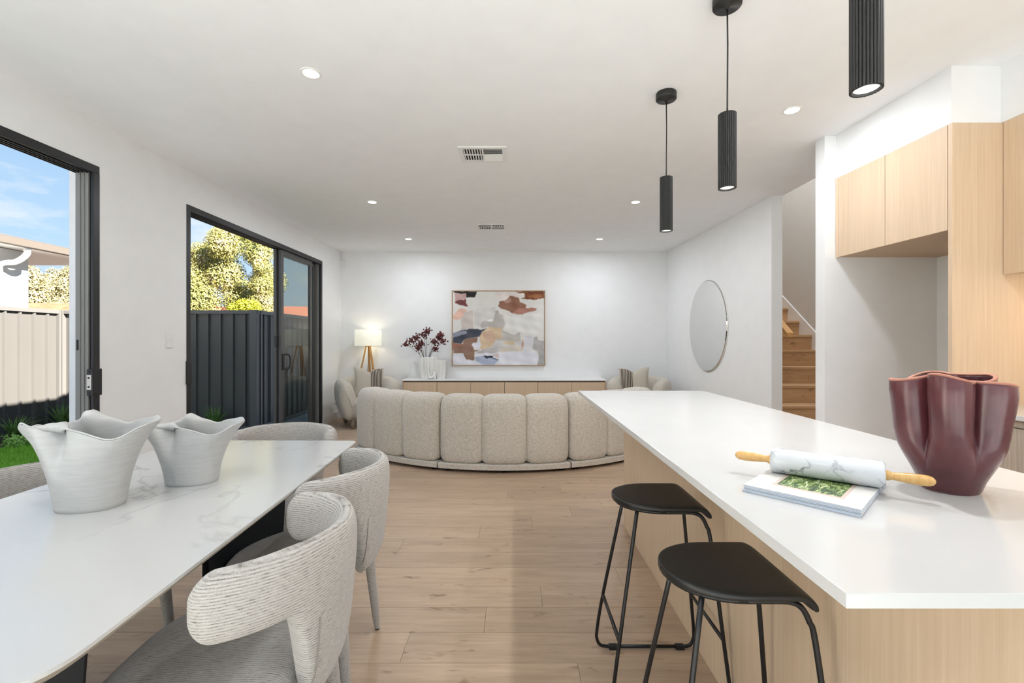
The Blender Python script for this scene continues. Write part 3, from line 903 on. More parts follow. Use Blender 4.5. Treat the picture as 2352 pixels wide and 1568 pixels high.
# ------------------------------------------------------------------ bar stools
def make_stool():
    r = empty('bar_stool', (0, 0, 0), 0, 'x', 'stool', 'black bar stools at the island')
    H = 0.67
    def half(x):    # half width of the D shaped seat at x
        if x < 0.0:
            return 0.137*math.sqrt(max(0.0, 1-(x/0.161)**2))**0.9
        return 0.137
    def seat(u, v, dz):
        # v runs front (round) to back (curled lip); u across
        s = v
        if s < 0.80:
            x = -0.161*math.cos(s/0.80*math.pi/2) if s < 0.45 else None
        return None
    N = 34
    xs = [-0.161 + 0.161*(1-math.cos(k/14*math.pi/2)) for k in range(15)] + [0.0 + 0.100*k/8 for k in range(1, 9)]
    prof = [(x, 0.0) for x in xs]
    for k in range(1, 9):           # curl down over the rail
        a = k/8*R(62)
        prof.append((0.100 + 0.046*math.sin(a), -0.052*(1-math.cos(a))))
    nv = len(prof)-1
    T = 0.020
    def f(u, v):
        i = round(v*nv)
        x, z = prof[i]
        h = max(half(x), 0.002) if x < 0.100 else 0.137
        # loop u: rounded slab outline (top then bottom)
        a = 2*math.pi*u
        c, s = math.cos(a), math.sin(a)
        yy = h*spow(c, 0.18 if h > 0.03 else 0.5)
        tt = T/2*spow(s, 0.45)
        edge = 1.0
        if i == 0: edge = 0.5
        nx, nz = 0.0, 1.0
        if i > 22:
            aa = (i-22)/8*R(62); nx, nz = math.sin(aa), math.cos(aa)
        if i == nv: edge = 0.6
        return (x + nx*tt*edge, yy, H - T/2 + z + nz*tt*edge)
    grid('seat', 40, nv, f, M['stool_seat'], r, wu=True)
    # close the lip end and nose
    rt = 0.0065
    zr = H - T - rt + 0.002
    ring = []
    for k in range(17):
        a = math.pi/2 + math.pi*k/16
        ring.append((-0.005 + 0.142*math.cos(a)*1.0, 0.118*math.sin(a), zr))
    # seat rail ends bend down into the back legs
    for s in (1, -1):
        path = [(-0.005, s*0.118, zr), (0.05, s*0.118, zr), (0.090, s*0.118, zr-0.002), (0.115, s*0.119, zr-0.014), (0.132, s*0.120, zr-0.045),
                (0.146, s*0.122, zr-0.10), (0.180, s*0.142, 0.225), (0.196, s*0.152, 0.075), (0.194, s*0.153, 0.038), (0.181, s*0.153, 0.016), (0.158, s*0.153, 0.0105)]
        tube('back_leg', smooth_path(path, 5), rt, M['black_steel'], r, 10)
        path = [(-0.095, s*0.090, zr), (-0.168, s*0.142, 0.225), (-0.190, s*0.152, 0.075), (-0.189, s*0.153, 0.038), (-0.176, s*0.153, 0.016), (-0.150, s*0.153, 0.0105)]
        tube('front_leg', smooth_path(path, 5), rt, M['black_steel'], r, 10)
        tube('base_bar', [(-0.155, s*0.153, 0.0105), (0.17, s*0.153, 0.0105)], rt, M['black_steel'], r, 10)
        for x in (-0.125, 0.14):
            box('foot_pad', x-0.017, x+0.017, s*0.153-0.010, s*0.153+0.010, 0.0, 0.017, M['rubber'], r, 0.003)
    tube('seat_rail', ring, rt, M['black_steel'], r, 10)
    for x in (-0.169, 0.181):
        tube('foot_rest', [(x, -0.141, 0.225), (x, 0.141, 0.225)], rt, M['black_steel'], r, 10)
    return r
s1 = make_stool()
s1.location = (0.522, 1.664, 0)
s1['label'] = 'black stool with rounded seat nearer the sofa'
s2 = copy_tree(s1)
s2.location = (0.528, 1.136, 0)
s2['label'] = 'black stool with rounded seat beside the magazine end of the island'

# ------------------------------------------------------------------ dining table
ZT = 0.75
outline = rounded_outline([(-0.660, 0.60), (-0.752, 2.190), (-1.590, 2.200), (-1.515, 0.60)], [0.11, 0.045, 0.10, 0.11], 10)
TC = (-1.12, 1.40)
lo = [(x-TC[0], y-TC[1]) for x, y in outline]
def inset(pts, d):
    c = Vector((0, 0)); out = []
    n = len(pts)
    for i in range(n):
        a, b = Vector(pts[i-1]), Vector(pts[(i+1) % n])
        t = (b-a).normalized()
        nr = Vector((-t.y, t.x))
        p = Vector(pts[i])
        if nr.dot(p) > 0: nr = -nr
        out.append(tuple(p + nr*d))
    return out
tb = empty('dining_table', (TC[0], TC[1], 0), 0, 'white stone-topped dining table with black pedestal legs', 'dining table')
bm = bmesh.new()
bm_prism(bm, lo, ZT-0.007, ZT)
from_bm('tabletop', bm, M['table_top'], tb)
bm = bmesh.new()
n = len(lo)
l1, l2 = inset(lo, 0.0008), inset(lo, 0.016)
A = [bm.verts.new((x, y, ZT-0.0071)) for x, y in l1]
B = [bm.verts.new((x, y, ZT-0.012)) for x, y in l1]
C = [bm.verts.new((x, y, ZT-0.023)) for x, y in l2]
for P, Q in ((A, B), (B, C)):
    for i in range(n):
        bm.faces.new((P[i], P[(i+1) % n], Q[(i+1) % n], Q[i]))
bm.faces.new(A); bm.faces.new(C[::-1])
from_bm('underboard', bm, M['table_edge'], tb)
for y0 in (0.715, 1.555):
    pd = empty('pedestal', (0, y0-TC[1], 0)); pd.parent = tb
    for s in (1, -1):
        v = []
        for z, xa, xb, ya, yb in ((0.012, 0.06, 0.195, 0.03, 0.22), (ZT-0.0235, 0.075, 0.218, 0.0, 0.255)):
            if s < 0: xa, xb = -xa+0.022, 0.06
            v += [(s*xa, ya, z), (s*xb, yb, z), (s*(xb-0.02), yb+0.03, z), (s*(xa-0.02), ya+0.03, z)]
        pyd('leg_plate', v, [(0,1,2,3), (7,6,5,4), (0,4,5,1), (1,5,6,2), (2,6,7,3), (3,7,4,0)], M['black_base'], pd)
    box('foot_plate', -0.28, 0.28, -0.01, 0.27, 0.0, 0.013, M['black_base'], pd, 0.003)

# ------------------------------------------------------------------ dining chairs
def make_chair():
    r = empty('dining_chair', (0, 0, 0), 0, 'x', 'dining chair', 'upholstered chairs around the dining table')
    # seat: rounded cushion slab; front is +y
    def seat(u, v):
        a = 2*math.pi*u
        c, s = math.cos(a), math.sin(a)
        px = 0.238*spow(c, 0.62); py = (0.235 if s > 0 else 0.205)*spow(s, 0.62)
        b = -math.pi/2 + math.pi*v
        k = max(0.0, math.cos(b))**0.32
        z = 0.425 + 0.052*spow(math.sin(b), 0.75)
        dome = 0.012*(1-(px/0.24)**2)*(1-(py/0.24)**2) if v > 0.5 else 0
        return (px*k, py*k - 0.005, z + dome*k*0)
    so = grid('seat', 56, 22, seat, M['chair'], r, wu=True)
    # planar uv for the top so that the ribs run front to back
    uvl = so.data.uv_layers[0]
    for lp in so.data.loops:
        co = so.data.vertices[lp.vertex_index].co
        uvl.data[lp.index].uv = (co.y*1.6 + co.z*0.8, co.x*1.9)
    # wrap-round back: one band, dropping to the seat in the middle
    W, D0 = 0.242, -0.275
    def plan(s):        # s -1..1 -> centre line of the band
        a = s*R(91)
        x = W*math.sin(a) if abs(a) < math.pi/2 else math.copysign(W - 0.004*(abs(a)-math.pi/2), a)
        if abs(a) < math.pi/2:
            y = D0 + 0.215*(1-math.cos(a))
        else:
            y = D0 + 0.215 + 0.235*(abs(a)-math.pi/2)
        return x, y
    def back(u, v):
        s = -1 + 2*u
        x, y = plan(s)
        x2, y2 = plan(min(1, s+0.01)); x1, y1 = plan(max(-1, s-0.01))
        t = Vector((x2-x1, y2-y1)).normalized(); nrm = Vector((t.y, -t.x))
        top = 0.780 - 0.010*abs(s)**2
        q = sstep(0.30, 0.50, abs(s))
        bot = 0.405 + (0.632-0.405)*q**0.8
        end = min(1.0, (1-abs(s))/0.14)
        e = math.sqrt(max(0.0, 1-(1-end)**2))
        mid, hh = (top+bot)/2, (top-bot)/2
        if abs(s) > 0.5: mid -= 0.012*(abs(s)-0.5)
        hh *= (0.25 + 0.75*e) if end < 1 else 1.0
        th = 0.034*(0.02 + 0.98*e)
        hh *= (0.03 + 0.97*e)**0.25 if end < 1 else 1
        a = 2*math.pi*v
        oz = mid + hh*spow(math.sin(a), 0.55)
        on = th*spow(math.cos(a), 0.75)
        lean = 0.10*(oz-0.62)
        p = Vector((x, y)) + nrm*on
        return (p.x, p.y - lean*max(0.0, 1-abs(s)), oz)
    bo = grid('backrest', 120, 40, back, M['chair'], r, wv=True)
    uvl = bo.data.uv_layers[0]
    # rows run along the band: u along, v from height
    for poly in bo.data.polygons:
        for li in poly.loop_indices:
            u0 = uvl.data[li].uv[0]
            z = bo.data.vertices[bo.data.loops[li].vertex_index].co.z
            uvl.data[li].uv = (u0*1.5, z*1.9)
    for s in (1, -1):
        zp = []
        for k in range(9):
            q_ = Vector(back(0.5 + 0.5*s*0.335, (-0.17 + 0.17*k/8) % 1.0))
            x, y = plan(s*0.335)
            zp.append(q_ + Vector((x*0.006, -0.0005, 0)))
        tube('zip', zp, 0.0022, M['zip'], bo, 6)
    for sx in (1, -1):
        for sy, y0, y1 in ((1, 0.165, 0.195), (-1, -0.185, -0.225)):
            lg = []
            def leg(u, v, sx=sx, y0=y0, y1=y1):
                z = 0.44*(1-v) + 0.006*v
                x = sx*(0.185 + 0.030*v); y = y0 + (y1-y0)*v
                rr = 0.024 - 0.010*v
                if v > 0.985: rr *= 0.7
                a = 2*math.pi*u
                return (x + rr*math.cos(a), y + rr*math.sin(a), z)
            lo_ = grid('leg', 14, 12, leg, M['chair'], r, wu=True, us=0.3, vs=0.9)
            tube('glide', [(sx*0.215, y1, 0.0), (sx*0.215, y1, 0.008)], 0.009, M['rubber'], lo_, 10)
    return r
ch = make_chair()
def place(o, x, y, rz, label):
    o.location = (x, y, 0); o.rotation_euler = (0, 0, rz); o['label'] = label
TR = R(3.2)
place(ch, -0.722, 1.135, R(90)+R(5.5), 'ribbed off-white dining chair facing away from the stools, farther from the sofa')
for x, y, rz, lb in ((-0.792, 1.712, R(90)+R(4), 'ribbed off-white dining chair facing away from the stools, nearer the sofa'),
                     (-1.180, 2.235, R(180)+R(2), 'ribbed off-white dining chair at the head of the table by the second sliding door'),
                     (-1.520, 1.560, R(-90)+TR, 'ribbed off-white dining chair on the garden side of the table, beside the larger white vase'),
                     (-1.480, 0.960, R(-90)+TR, 'ribbed off-white dining chair on the garden side of the table, farther from the sofa')):
    c = copy_tree(ch)
    place(c, x, y, rz, lb)

# ------------------------------------------------------------------ white folded vases on the table
def folded_vase(name, loc, rz, sc, label, hz=1.0):
    H = 0.235
    def f(u, v):
        a = 2*math.pi*u
        c, s = math.cos(a), math.sin(a)
        t = min(1.0, v/0.94)
        k = 0.30*t + 0.70*t**2.8
        ax = 0.0745 + (0.163-0.0745)*k
        by = 0.056 + (0.090-0.056)*(0.5*t + 0.5*t**1.6)
        # pinch front (s<0) and back (s>0), deepest at the rim
        def gs(mu, w): 
            d = (a - mu + math.pi) % (2*math.pi) - math.pi
            return math.exp(-(d/w)**2)
        pf, pb = gs(1.40*math.pi, 0.20), gs(0.55*math.pi, 0.22)
        wf, wb = gs(1.40*math.pi, 0.48), gs(0.55*math.pi, 0.50)
        pk = sstep(0.28, 1.0, t)**1.5
        px = ax*spow(c, 0.90 if c < 0 else 0.78)
        py = by*spow(s, 0.90 if c < 0 else 0.78)
        py *= 1 - pk*(0.30*wf + 0.62*pf) - pk*(0.22*wb + 0.52*pb)
        if c < -0.2: py *= 1 - 0.25*pk*(-c-0.2)
        z = H*t
        z += pk*(0.016*gs(1.20*math.pi, 0.26) - 0.030*gs(1.68*math.pi, 0.40) + 0.004*gs(0.0, 0.35) + 0.012*gs(0.20*math.pi, 0.30)
                 + 0.024*gs(0.55*math.pi, 0.14) - 0.012*gs(0.43*math.pi, 0.12) - 0.012*gs(0.78*math.pi, 0.25) - 0.016*gs(math.pi, 0.20))
        if v > 0.94:      # lip rolls outwards, and curls right over at the two pinches
            q = (v-0.94)/0.06
            cu = max(pf, pb)
            ang = q*(R(95) + R(200)*cu)
            rr = 0.0035 + 0.0155*cu
            hy = max(1e-6, math.hypot(c, s))
            px += c/hy*rr*(1-math.cos(ang))*(1-cu)
            py += s/hy*rr*(1-math.cos(ang))
            z += rr*math.sin(ang)
        # foot rounds under
        if t < 0.03:
            px *= 0.965; py *= 0.955
        return (px*sc, py*sc, z*hz)
    r = grid(name, 128, 60, f, M['vase_white'], None, wu=True, loc=loc, rot=(0, 0, rz))
    me = r.data
    bm = bmesh.new(); bm.from_mesh(me)
    low = sorted(bm.verts, key=lambda q: q.co.z)[:128]
    low.sort(key=lambda q: math.atan2(q.co.y, q.co.x))
    bm.faces.new(low)
    bm.to_mesh(me); bm.free(); me.shade_smooth()
    md = r.modifiers.new('thickness', 'SOLIDIFY'); md.thickness = 0.006; md.offset = -1
    tag(r, label, 'vase', 'folded white vases on the dining table')
    return r
folded_vase('folded_vase', (-1.222, 1.315, ZT), R(9), 1.0, 'larger white ceramic vase with folded rim')
folded_vase('folded_vase', (-1.092, 1.545, ZT), R(9), 0.94, 'smaller white ceramic vase with folded rim', 0.83)

# ------------------------------------------------------------------ burgundy vase, rolling pin, magazine on the island
ZI = 0.900
def lobed_vase(name, loc, rz):
    H = 0.243
    ang0 = [0.0, 1.18, 2.45, 3.60, 4.95, 2*math.pi]     # valleys
    prof = [(0.0, 0.050), (0.02, 0.054), (0.12, 0.062), (0.33, 0.087), (0.42, 0.096), (0.54, 0.102), (0.75, 0.108), (0.9, 0.111), (1.0, 0.110)]
    def R_(t):
        for (a, ra), (b, rb) in zip(prof[:-1], prof[1:]):
            if t <= b: return ra + (rb-ra)*((t-a)/(b-a))
        return prof[-1][1]
    def f(u, v):
        a = 2*math.pi*u
        for i in range(5):
            if a <= ang0[i+1]:
                q = (a-ang0[i])/(ang0[i+1]-ang0[i]); break
        lobe = math.sin(math.pi*q)**0.58
        depth = [0.50, 0.46, 0.52, 0.46, 0.50, 0.50]
        dp = depth[i]*(1-q) + depth[i+1]*q
        A = dp*sstep(0.14, 0.62, v)
        rr = R_(v)*(1 - A*(1-lobe))
        rr *= 1 + 0.012*math.sin(9*v + 3*a)
        z = H*v + 0.010*sstep(0.5, 1, v)*math.sin(2*a+0.8) + 0.004*sstep(0.6, 1, v)*math.sin(5*a)
        return (rr*math.cos(a)*1.0, rr*math.sin(a)*0.93, z)
    r = empty(name, loc, rz, 'burgundy glazed vase with deep vertical folds', 'vase')
    b = grid('body', 160, 44, f, M['burgundy'], r, wu=True)
    bm = bmesh.new(); bm.from_mesh(b.data)
    low = [q for q in bm.verts if q.co.z < 0.0005]
    low.sort(key=lambda q: math.atan2(q.co.y, q.co.x))
    bm.faces.new(low); bm.to_mesh(b.data); bm.free(); b.data.shade_smooth()
    md = b.modifiers.new('thickness', 'SOLIDIFY'); md.thickness = 0.006; md.offset = -1
    # bare clay rim
    pts = [Vector(f(k/160, 1.0)) for k in range(160)]
    def rim(u, v):
        k = round(u*160) % 160
        p = pts[k]; q = pts[(k+1) % 160]; o = pts[k-1]
        t = (q-o); nn = Vector((t.y, -t.x, 0)).normalized()
        w = 2*math.pi*v
        return p - nn*0.003 + nn*0.0042*math.cos(w) + Vector((0, 0, 0.0025 + 0.003*math.sin(w) - 0.002))
    grid('rim', 160, 8, rim, M['burgundy_rim'], r, wu=True, wv=True)
    return r
lobed_vase('lobed_vase', (0.962, 1.005, ZI), R(196))

# magazine: near-left corner, edges measured on the bench
mg = empty('magazine', (0.670, 1.010, ZI), math.atan2(-0.160, 0.151), 'thick magazine with a leafy cover photograph under the rolling pin', 'magazine')
mw, md_ = 0.207, 0.275
MT = 0.0145
for i, dz in enumerate((0.0, 0.0049, 0.0098)):
    j = (0.0, 0.002, 0.001)[i]
    box('page_block', -mw/2+j, mw/2, -md_/2+j*1.5, md_/2, dz+0.0003, dz+0.0044, M['paper_edge'], mg, 0.0006)
    box('page_cover', -mw/2, mw/2+0.001, -md_/2, md_/2+0.001, dz+0.0044, dz+0.0049, M['plastic'], mg)
def pg(u, v):
    return (-mw/2 + mw*u, -md_/2 + md_*v, MT + 0.0006)
grid('front_cover', 8, 8, pg, M['page'], mg)

ax0, ax1 = Vector((0.617, 1.090, 0)), Vector((0.786, 0.962, 0))
pin_dir = (ax1-ax0)
pin_ang = math.atan2(pin_dir.y, pin_dir.x)
pc = (ax0+ax1)/2
rp = empty('rolling_pin', (pc.x, pc.y, ZI+MT+0.0290), pin_ang, 'white marble rolling pin with wooden handles', 'rolling pin')
hl = pin_dir.length/2
def pin_part(name, prof, mat, flip=False):
    o = lathe(name, prof, mat, rp, 40, rot=(0, R(-90) if flip else R(90), 0))
    return o
pin_part('barrel', [(0.001, -hl), (0.024, -hl), (0.0275, -hl+0.002), (0.0285, -hl+0.006), (0.0285, hl-0.006), (0.0275, hl-0.002), (0.024, hl), (0.001, hl)], M['pin_marble'])
hp = [(0.0105, hl-0.001), (0.0105, hl+0.006), (0.0085, hl+0.010), (0.0078, hl+0.014), (0.0092, hl+0.030), (0.0108, hl+0.052), (0.0114, hl+0.072), (0.0106, hl+0.088), (0.0080, hl+0.096), (0.004, hl+0.1005), (0.0004, hl+0.1015)]
for fl_ in (False, True):
    h_ = lathe('handle', [(r_, hl+(z_-hl)*0.78) for r_, z_ in hp], M['pin_wood'], rp, 28, rot=(0, R(-90) if fl_ else R(90), 0))

# ------------------------------------------------------------------ curved sofa, three sections, seen from behind
SC = Vector((-0.09, 6.32))
RO = 2.10
def pol(r_, a, z):       # angle from the direction to the camera, positive towards +x
    return (r_*math.sin(a), -r_*math.cos(a), z)
def sofa_section(a0, a1, label):
    am = (a0+a1)/2
    r = empty('sofa_section', (SC.x, SC.y, 0), 0, label, 'sofa', 'curved sofa in three sections')
    nc = 3
    g = 0.0036
    for k in range(nc):
        b0 = a0 + (a1-a0)*k/nc + (g if k == 0 else 0); b1 = a0 + (a1-a0)*(k+1)/nc - (g if k == nc-1 else 0)
        endL = 0.042 if k == 0 else 0.030
        endR = 0.042 if k == nc-1 else 0.030
        def f(u, v, b0=b0, b1=b1, eL=endL, eR=endR):
            # u around the channel, v round the cross-section
            t = 2*u-1
            e = eL if t < 0 else eR
            w = abs(t)**4.5
            ins = e*(w**1.2)*1.15 + (0.0 if abs(t) < 0.999 else 0.0)
            aa = b0 + (b1-b0)*(0.5 + 0.5*spow(t, 0.92))
            th = 2*math.pi*v
            c, s = math.cos(th), math.sin(th)
            hr, hz = 0.150 - ins, 0.325 - ins*0.85
            pr = RO - 0.150 + hr*spow(c, 0.46 if s > 0 else 0.24)
            pz = 0.399 + hz*spow(s, 0.40 if s > 0 else 0.22)
            if s > 0 and c > 0: pr -= 0.018*s*s        # back leans in a little towards the top
            if s < -0.6 and c > 0: pr -= 0.010*(-s-0.6)
            return pol(pr, aa, pz)
        o = grid('back_cushion', 26, 48, f, M['sofa'], r, wv=True, cap=True)
    # base plinth following the curve
    n = 18
    v, fc = [], []
    for i in range(n+1):
        aa = a0 + g + (a1-a0-2*g)*i/n
        for rr, zz in ((1.20, 0.032), (RO+0.002, 0.032), (RO+0.002, 0.076), (RO-0.004, 0.082), (1.20, 0.082)):
            v.append(pol(rr, aa, zz))
    for i in range(n):
        for j in range(5):
            fc.append((i*5+j, (i+1)*5+j, (i+1)*5+(j+1) % 5, i*5+(j+1) % 5))
    fc += [tuple(range(5)), tuple(range(n*5+4, n*5-1, -1))]
    pyd('base', v, fc, M['sofa'], r)
    def seat(u, w):
        t = 2*u-1
        aa = a0+g + (a1-a0-2*g)*u
        th = 2*math.pi*w
        ins = 0.02*abs(t)**8
        pr = 1.515 + (0.315-ins)*spow(math.cos(th), 0.3)
        pz = 0.262 + (0.162-ins)*spow(math.sin(th), 0.35)
        return pol(pr, aa, pz)
    grid('seat_cushion', 22, 36, seat, M['sofa'], r, wv=True, cap=True)
    for rr in (1.30, 2.03):
        for aa in (a0+0.035, a1-0.035, am):
            x, y, z = pol(rr, aa, 0)
            tube('foot', [(x, y, 0), (x, y, 0.036)], 0.022, M['rubber'], r, 12)
    return r
A1, A2 = R(17.6), R(53.5)
sofa_section(-A2, -A1, 'curved oatmeal sofa section towards the floor lamp')
sofa_section(-A1, A1, 'middle section of the curved oatmeal sofa')
sofa_section(A1, A2, 'curved oatmeal sofa section nearest the oval mirror')

# ------------------------------------------------------------------ armchairs with cushions
def make_armchair():
    r = empty('armchair', (0, 0, 0), 0, 'x', 'armchair', 'rounded tub armchairs by the far wall')
    def plan(s):
        a = s*R(150)
        rx, ry = 0.325, 0.300
        if abs(a) <= math.pi/2:
            return rx*math.sin(a), ry*math.cos(a)
        q = abs(a)-math.pi/2
        return math.copysign(rx*(1-0.10*q*q), a), -0.30*q
    def roll(u, v):     # back at +y, arms come forward to -y
        s = -1+2*u
        x, y = plan(s)
        x2, y2 = plan(min(1, s+0.01)); x1, y1 = plan(max(-1, s-0.01))
        t = Vector((x2-x1, y2-y1)).normalized(); nrm = Vector((-t.y, t.x))
        end = min(1.0, (1-abs(s))/0.13)
        e = math.sqrt(max(0.0, 1-(1-end)**2))
        a = 2*math.pi*v
        top, bot = 0.695 - 0.045*abs(s)**3, 0.105
        mid, hh = (top+bot)/2, (top-bot)/2*(0.35 + 0.65*e)
        th = 0.118*(0.02+0.98*e)
        sz = spow(math.sin(a), 0.80)
        wd = 1.0 - 0.22*max(0.0, -sz)         # slimmer towards the floor
        out = th*wd*spow(math.cos(a), 0.80) + 0.035*sz
        p = Vector((x, y)) + nrm*out
        return (p.x, p.y, mid + hh*sz)
    grid('back_and_arms', 90, 36, roll, M['armchair'], r, wv=True)
    def seat(u, v):
        a = 2*math.pi*u; b = -math.pi/2 + math.pi*v
        k = max(0.0, math.cos(b))**0.4
        return (0.285*spow(math.cos(a), 0.7)*k, -0.085 + 0.335*spow(math.sin(a), 0.7)*k, 0.260 + 0.155*spow(math.sin(b), 0.7))
    grid('seat', 48, 18, seat, M['armchair'], r, wu=True)
    for sx in (1, -1):
        for y in (-0.30, 0.24):
            lathe('foot', [(0.0005, 0.0), (0.016, 0.002), (0.030, 0.022), (0.036, 0.050), (0.032, 0.080), (0.020, 0.104), (0.016, 0.125), (0.0005, 0.126)], M['foot_wood'], r, 20, loc=(sx*0.255, y, 0))
    return r
ac = make_armchair()
ac.location = (-2.20, 6.80, 0); ac.rotation_euler = (0, 0, R(30))
ac['label'] = 'cream rounded armchair in front of the tripod lamp'
ac2 = copy_tree(ac)
ac2.location = (1.885, 6.80, 0); ac2.rotation_euler = (0, 0, R(-28))
ac2['label'] = 'cream rounded armchair in the corner nearest the oval mirror'

def cushion(loc, rot, label, flip=1):
    r = empty('cushion', loc, 0, label, 'cushion', 'linen cushions on the armchairs')
    r.rotation_euler = rot
    hw = 0.225
    def face(side):
        def f(u, v):
            x, z = (2*u-1), (2*v-1)
            b = (max(0, 1-abs(x)**2.4)*max(0, 1-abs(z)**2.4))**0.55
            px = hw*x*(1-0.10*(1-z*z)*abs(x)**3)
            pz = hw*z*(1-0.09*(1-x*x)*abs(z)**3)
            pz -= 0.055*math.exp(-(x/0.30)**2)*max(0, z)**2          # chopped top
            return (px*flip, side*0.080*b, pz)
        return f
    for s in (1, -1):
        grid('cover', 26, 26, face(s), M['cushion'], r)
    edge = []
    for k in range(81):
        t = (k/80*4) % 4
        i, q = int(t), t-int(t)
        u, v = ((q, 0), (1, q), (1-q, 1), (0, 1-q))[i]
        edge.append(face(0)(u, v))
    tube('piping', edge, 0.005, M['piping'], r, 6)
    return r
cushion((-2.165, 6.80, 0.620), (R(-14), R(4), R(32)), 'linen cushion with striped panel on the armchair by the lamp', -1)
cushion((1.800, 6.80, 0.620), (R(-14), R(-4), R(-22)), 'linen cushion with striped panel on the armchair by the oval mirror', 1)
# the uv stripes lie towards the sofa on both cushions

# ------------------------------------------------------------------ tripod floor lamp
lp = empty('floor_lamp', (-2.31, 7.22, 0), 0, 'tripod floor lamp with oak legs and cream drum shade', 'floor lamp')
sh0, sh1 = 1.166, 1.418
lathe('lamp_shade', [(0.205, sh0), (0.207, sh0+0.004), (0.2055, (sh0+sh1)/2), (0.204, sh1), (0.201, sh1), (0.202, sh0+0.002)], M['shade'], lp, 48)
lathe('hub', [(0.0005, 1.150), (0.045, 1.150), (0.045, 1.172), (0.012, 1.176), (0.012, 1.25), (0.0005, 1.252)], M['lamp_wood'], lp, 24)
for i, a in enumerate((R(205), R(-25), R(90))):
    rad = (0.275, 0.275, 0.16)[i]
    d = Vector((math.cos(a), math.sin(a), 0))
    top, bot = d*0.030 + Vector((0, 0, 1.165)), d*rad + Vector((0, 0, 0.0))
    sdv = Vector((-d.y, d.x, 0))*0.016
    v = []
    for p, w in ((bot, 0.020), (top, 0.017)):
        for q in (-1, 1):
            for t in (-1, 1): v.append(p + sdv*q*(w/0.02) + d*t*0.011)
    pyd('leg', v, [(0,1,3,2), (4,6,7,5), (0,4,5,1), (1,5,7,3), (3,7,6,2), (2,6,4,0)], M['lamp_wood'], lp)
tube('cord', smooth_path([(0.0, -0.01, 1.15), (0.01, -0.03, 0.9), (-0.005, -0.02, 0.72), (0.0, 0.0, 0.4), (0.02, 0.05, 0.006)], 6), 0.003, M['stem'], lp, 6)
pl = bpy.data.lights.new('lamp_bulb_light', 'POINT')
pl.energy = 3*LAMP; pl.shadow_soft_size = 0.04; pl.color = (1, 0.88, 0.66)
po = bpy.data.objects.new('lamp_bulb_light', pl); COL.objects.link(po); po.parent = lp; po.location = (0, 0, 1.30)
lathe('bulb', [(0.0005, 1.252), (0.014, 1.255), (0.030, 1.29), (0.028, 1.32), (0.0005, 1.335)], M['led_warm'], lp, 16)

# ------------------------------------------------------------------ sideboard
SX0, SX1, SY = -1.722, 1.432, 7.00
sb = empty('sideboard', ((SX0+SX1)/2, 7.22, 0), 0, 'long low oak sideboard with white top and six doors', 'sideboard')
cx, cy = (SX0+SX1)/2, 7.22
box('carcass', SX0+0.022-cx, SX1-0.022-cx, SY+0.025-cy, YF-0.013-cy, 0.06, 0.612, M['gap_shade'], sb)  # coloured dark to stand for the shade between the doors
box('side_panel', SX0+0.004-cx, SX0+0.021-cx, SY+0.004-cy, YF-0.013-cy, 0.0, 0.625, M['oak'], sb)
box('side_panel', SX1-0.021-cx, SX1-0.004-cx, SY+0.004-cy, YF-0.013-cy, 0.0, 0.625, M['oak'], sb)
box('gap_shade_strip', SX0+0.022-cx, SX1-0.022-cx, SY+0.022-cy, SY+0.030-cy, 0.590, 0.625, M['gap_shade'], sb)  # dark strip painting in the shade under the top
box('plinth', SX0+0.03-cx, SX1-0.03-cx, SY+0.05-cy, YF-0.02-cy, 0.0, 0.06, M['grey_metal'], sb)
dw = (SX1-SX0-0.044)/6
for i in range(6):
    x0 = SX0+0.022+dw*i-cx
    box('door', x0+0.0028, x0+dw-0.0028, SY+0.004-cy, SY+0.0225-cy, 0.065, 0.604, M['oak'], sb, 0.0008)
box('top', SX0-cx, SX1-cx, SY-cy, YF-0.001-cy, 0.625, 0.643, M['satin'], sb, 0.001)
ZS = 0.643

# fluted vases
def flute_vase(name, loc, rx, ry, H, nf, label, loop=False):
    r = empty(name, loc, 0, label, 'vase')
    def f(u, v):
        a = 2*math.pi*u
        w = abs(math.sin(a*nf/2))**0.65
        t = v
        k = (0.80 + 0.22*math.sin(min(1, t*1.2)*math.pi*0.55)) * (1 - 0.16*(1-w))
        if t < 0.04: k *= 0.93 + 0.07*t/0.04
        return (rx*k*math.cos(a), ry*k*math.sin(a), H*t)
    b = grid('body', nf*14, 30, f, M['vase_gloss'], r, wu=True)
    bm = bmesh.new(); bm.from_mesh(b.data)
    low = [q for q in bm.verts if q.co.z < 0.0005]
    low.sort(key=lambda q: math.atan2(q.co.y, q.co.x))
    bm.faces.new(low); bm.to_mesh(b.data); bm.free(); b.data.shade_smooth()
    mdf = b.modifiers.new('thickness', 'SOLIDIFY'); mdf.thickness = 0.006; mdf.offset = -1
    if loop:
        tube('loop', smooth_path([(0.012, -ry*0.93, 0.23), (0.012, -ry*1.02, 0.10), (0.030, -ry*1.05, 0.040), (0.062, -ry*1.05, 0.028), (0.092, -ry*1.0, 0.06), (0.100, -ry*0.9, 0.105), (0.108, -ry*0.9, 0.06), (0.110, -ry*0.9, 0.0)], 6), 0.018, M['vase_gloss'], r, 12)
    return r
flute_vase('fluted_vase', (-1.342, 7.17, ZS), 0.152, 0.085, 0.345, 9, 'taller ivory fluted vase holding berry branches', True)
flute_vase('fluted_vase', (-1.158, 7.20, ZS), 0.088, 0.070, 0.295, 7, 'shorter ivory fluted vase beside the berry branches')

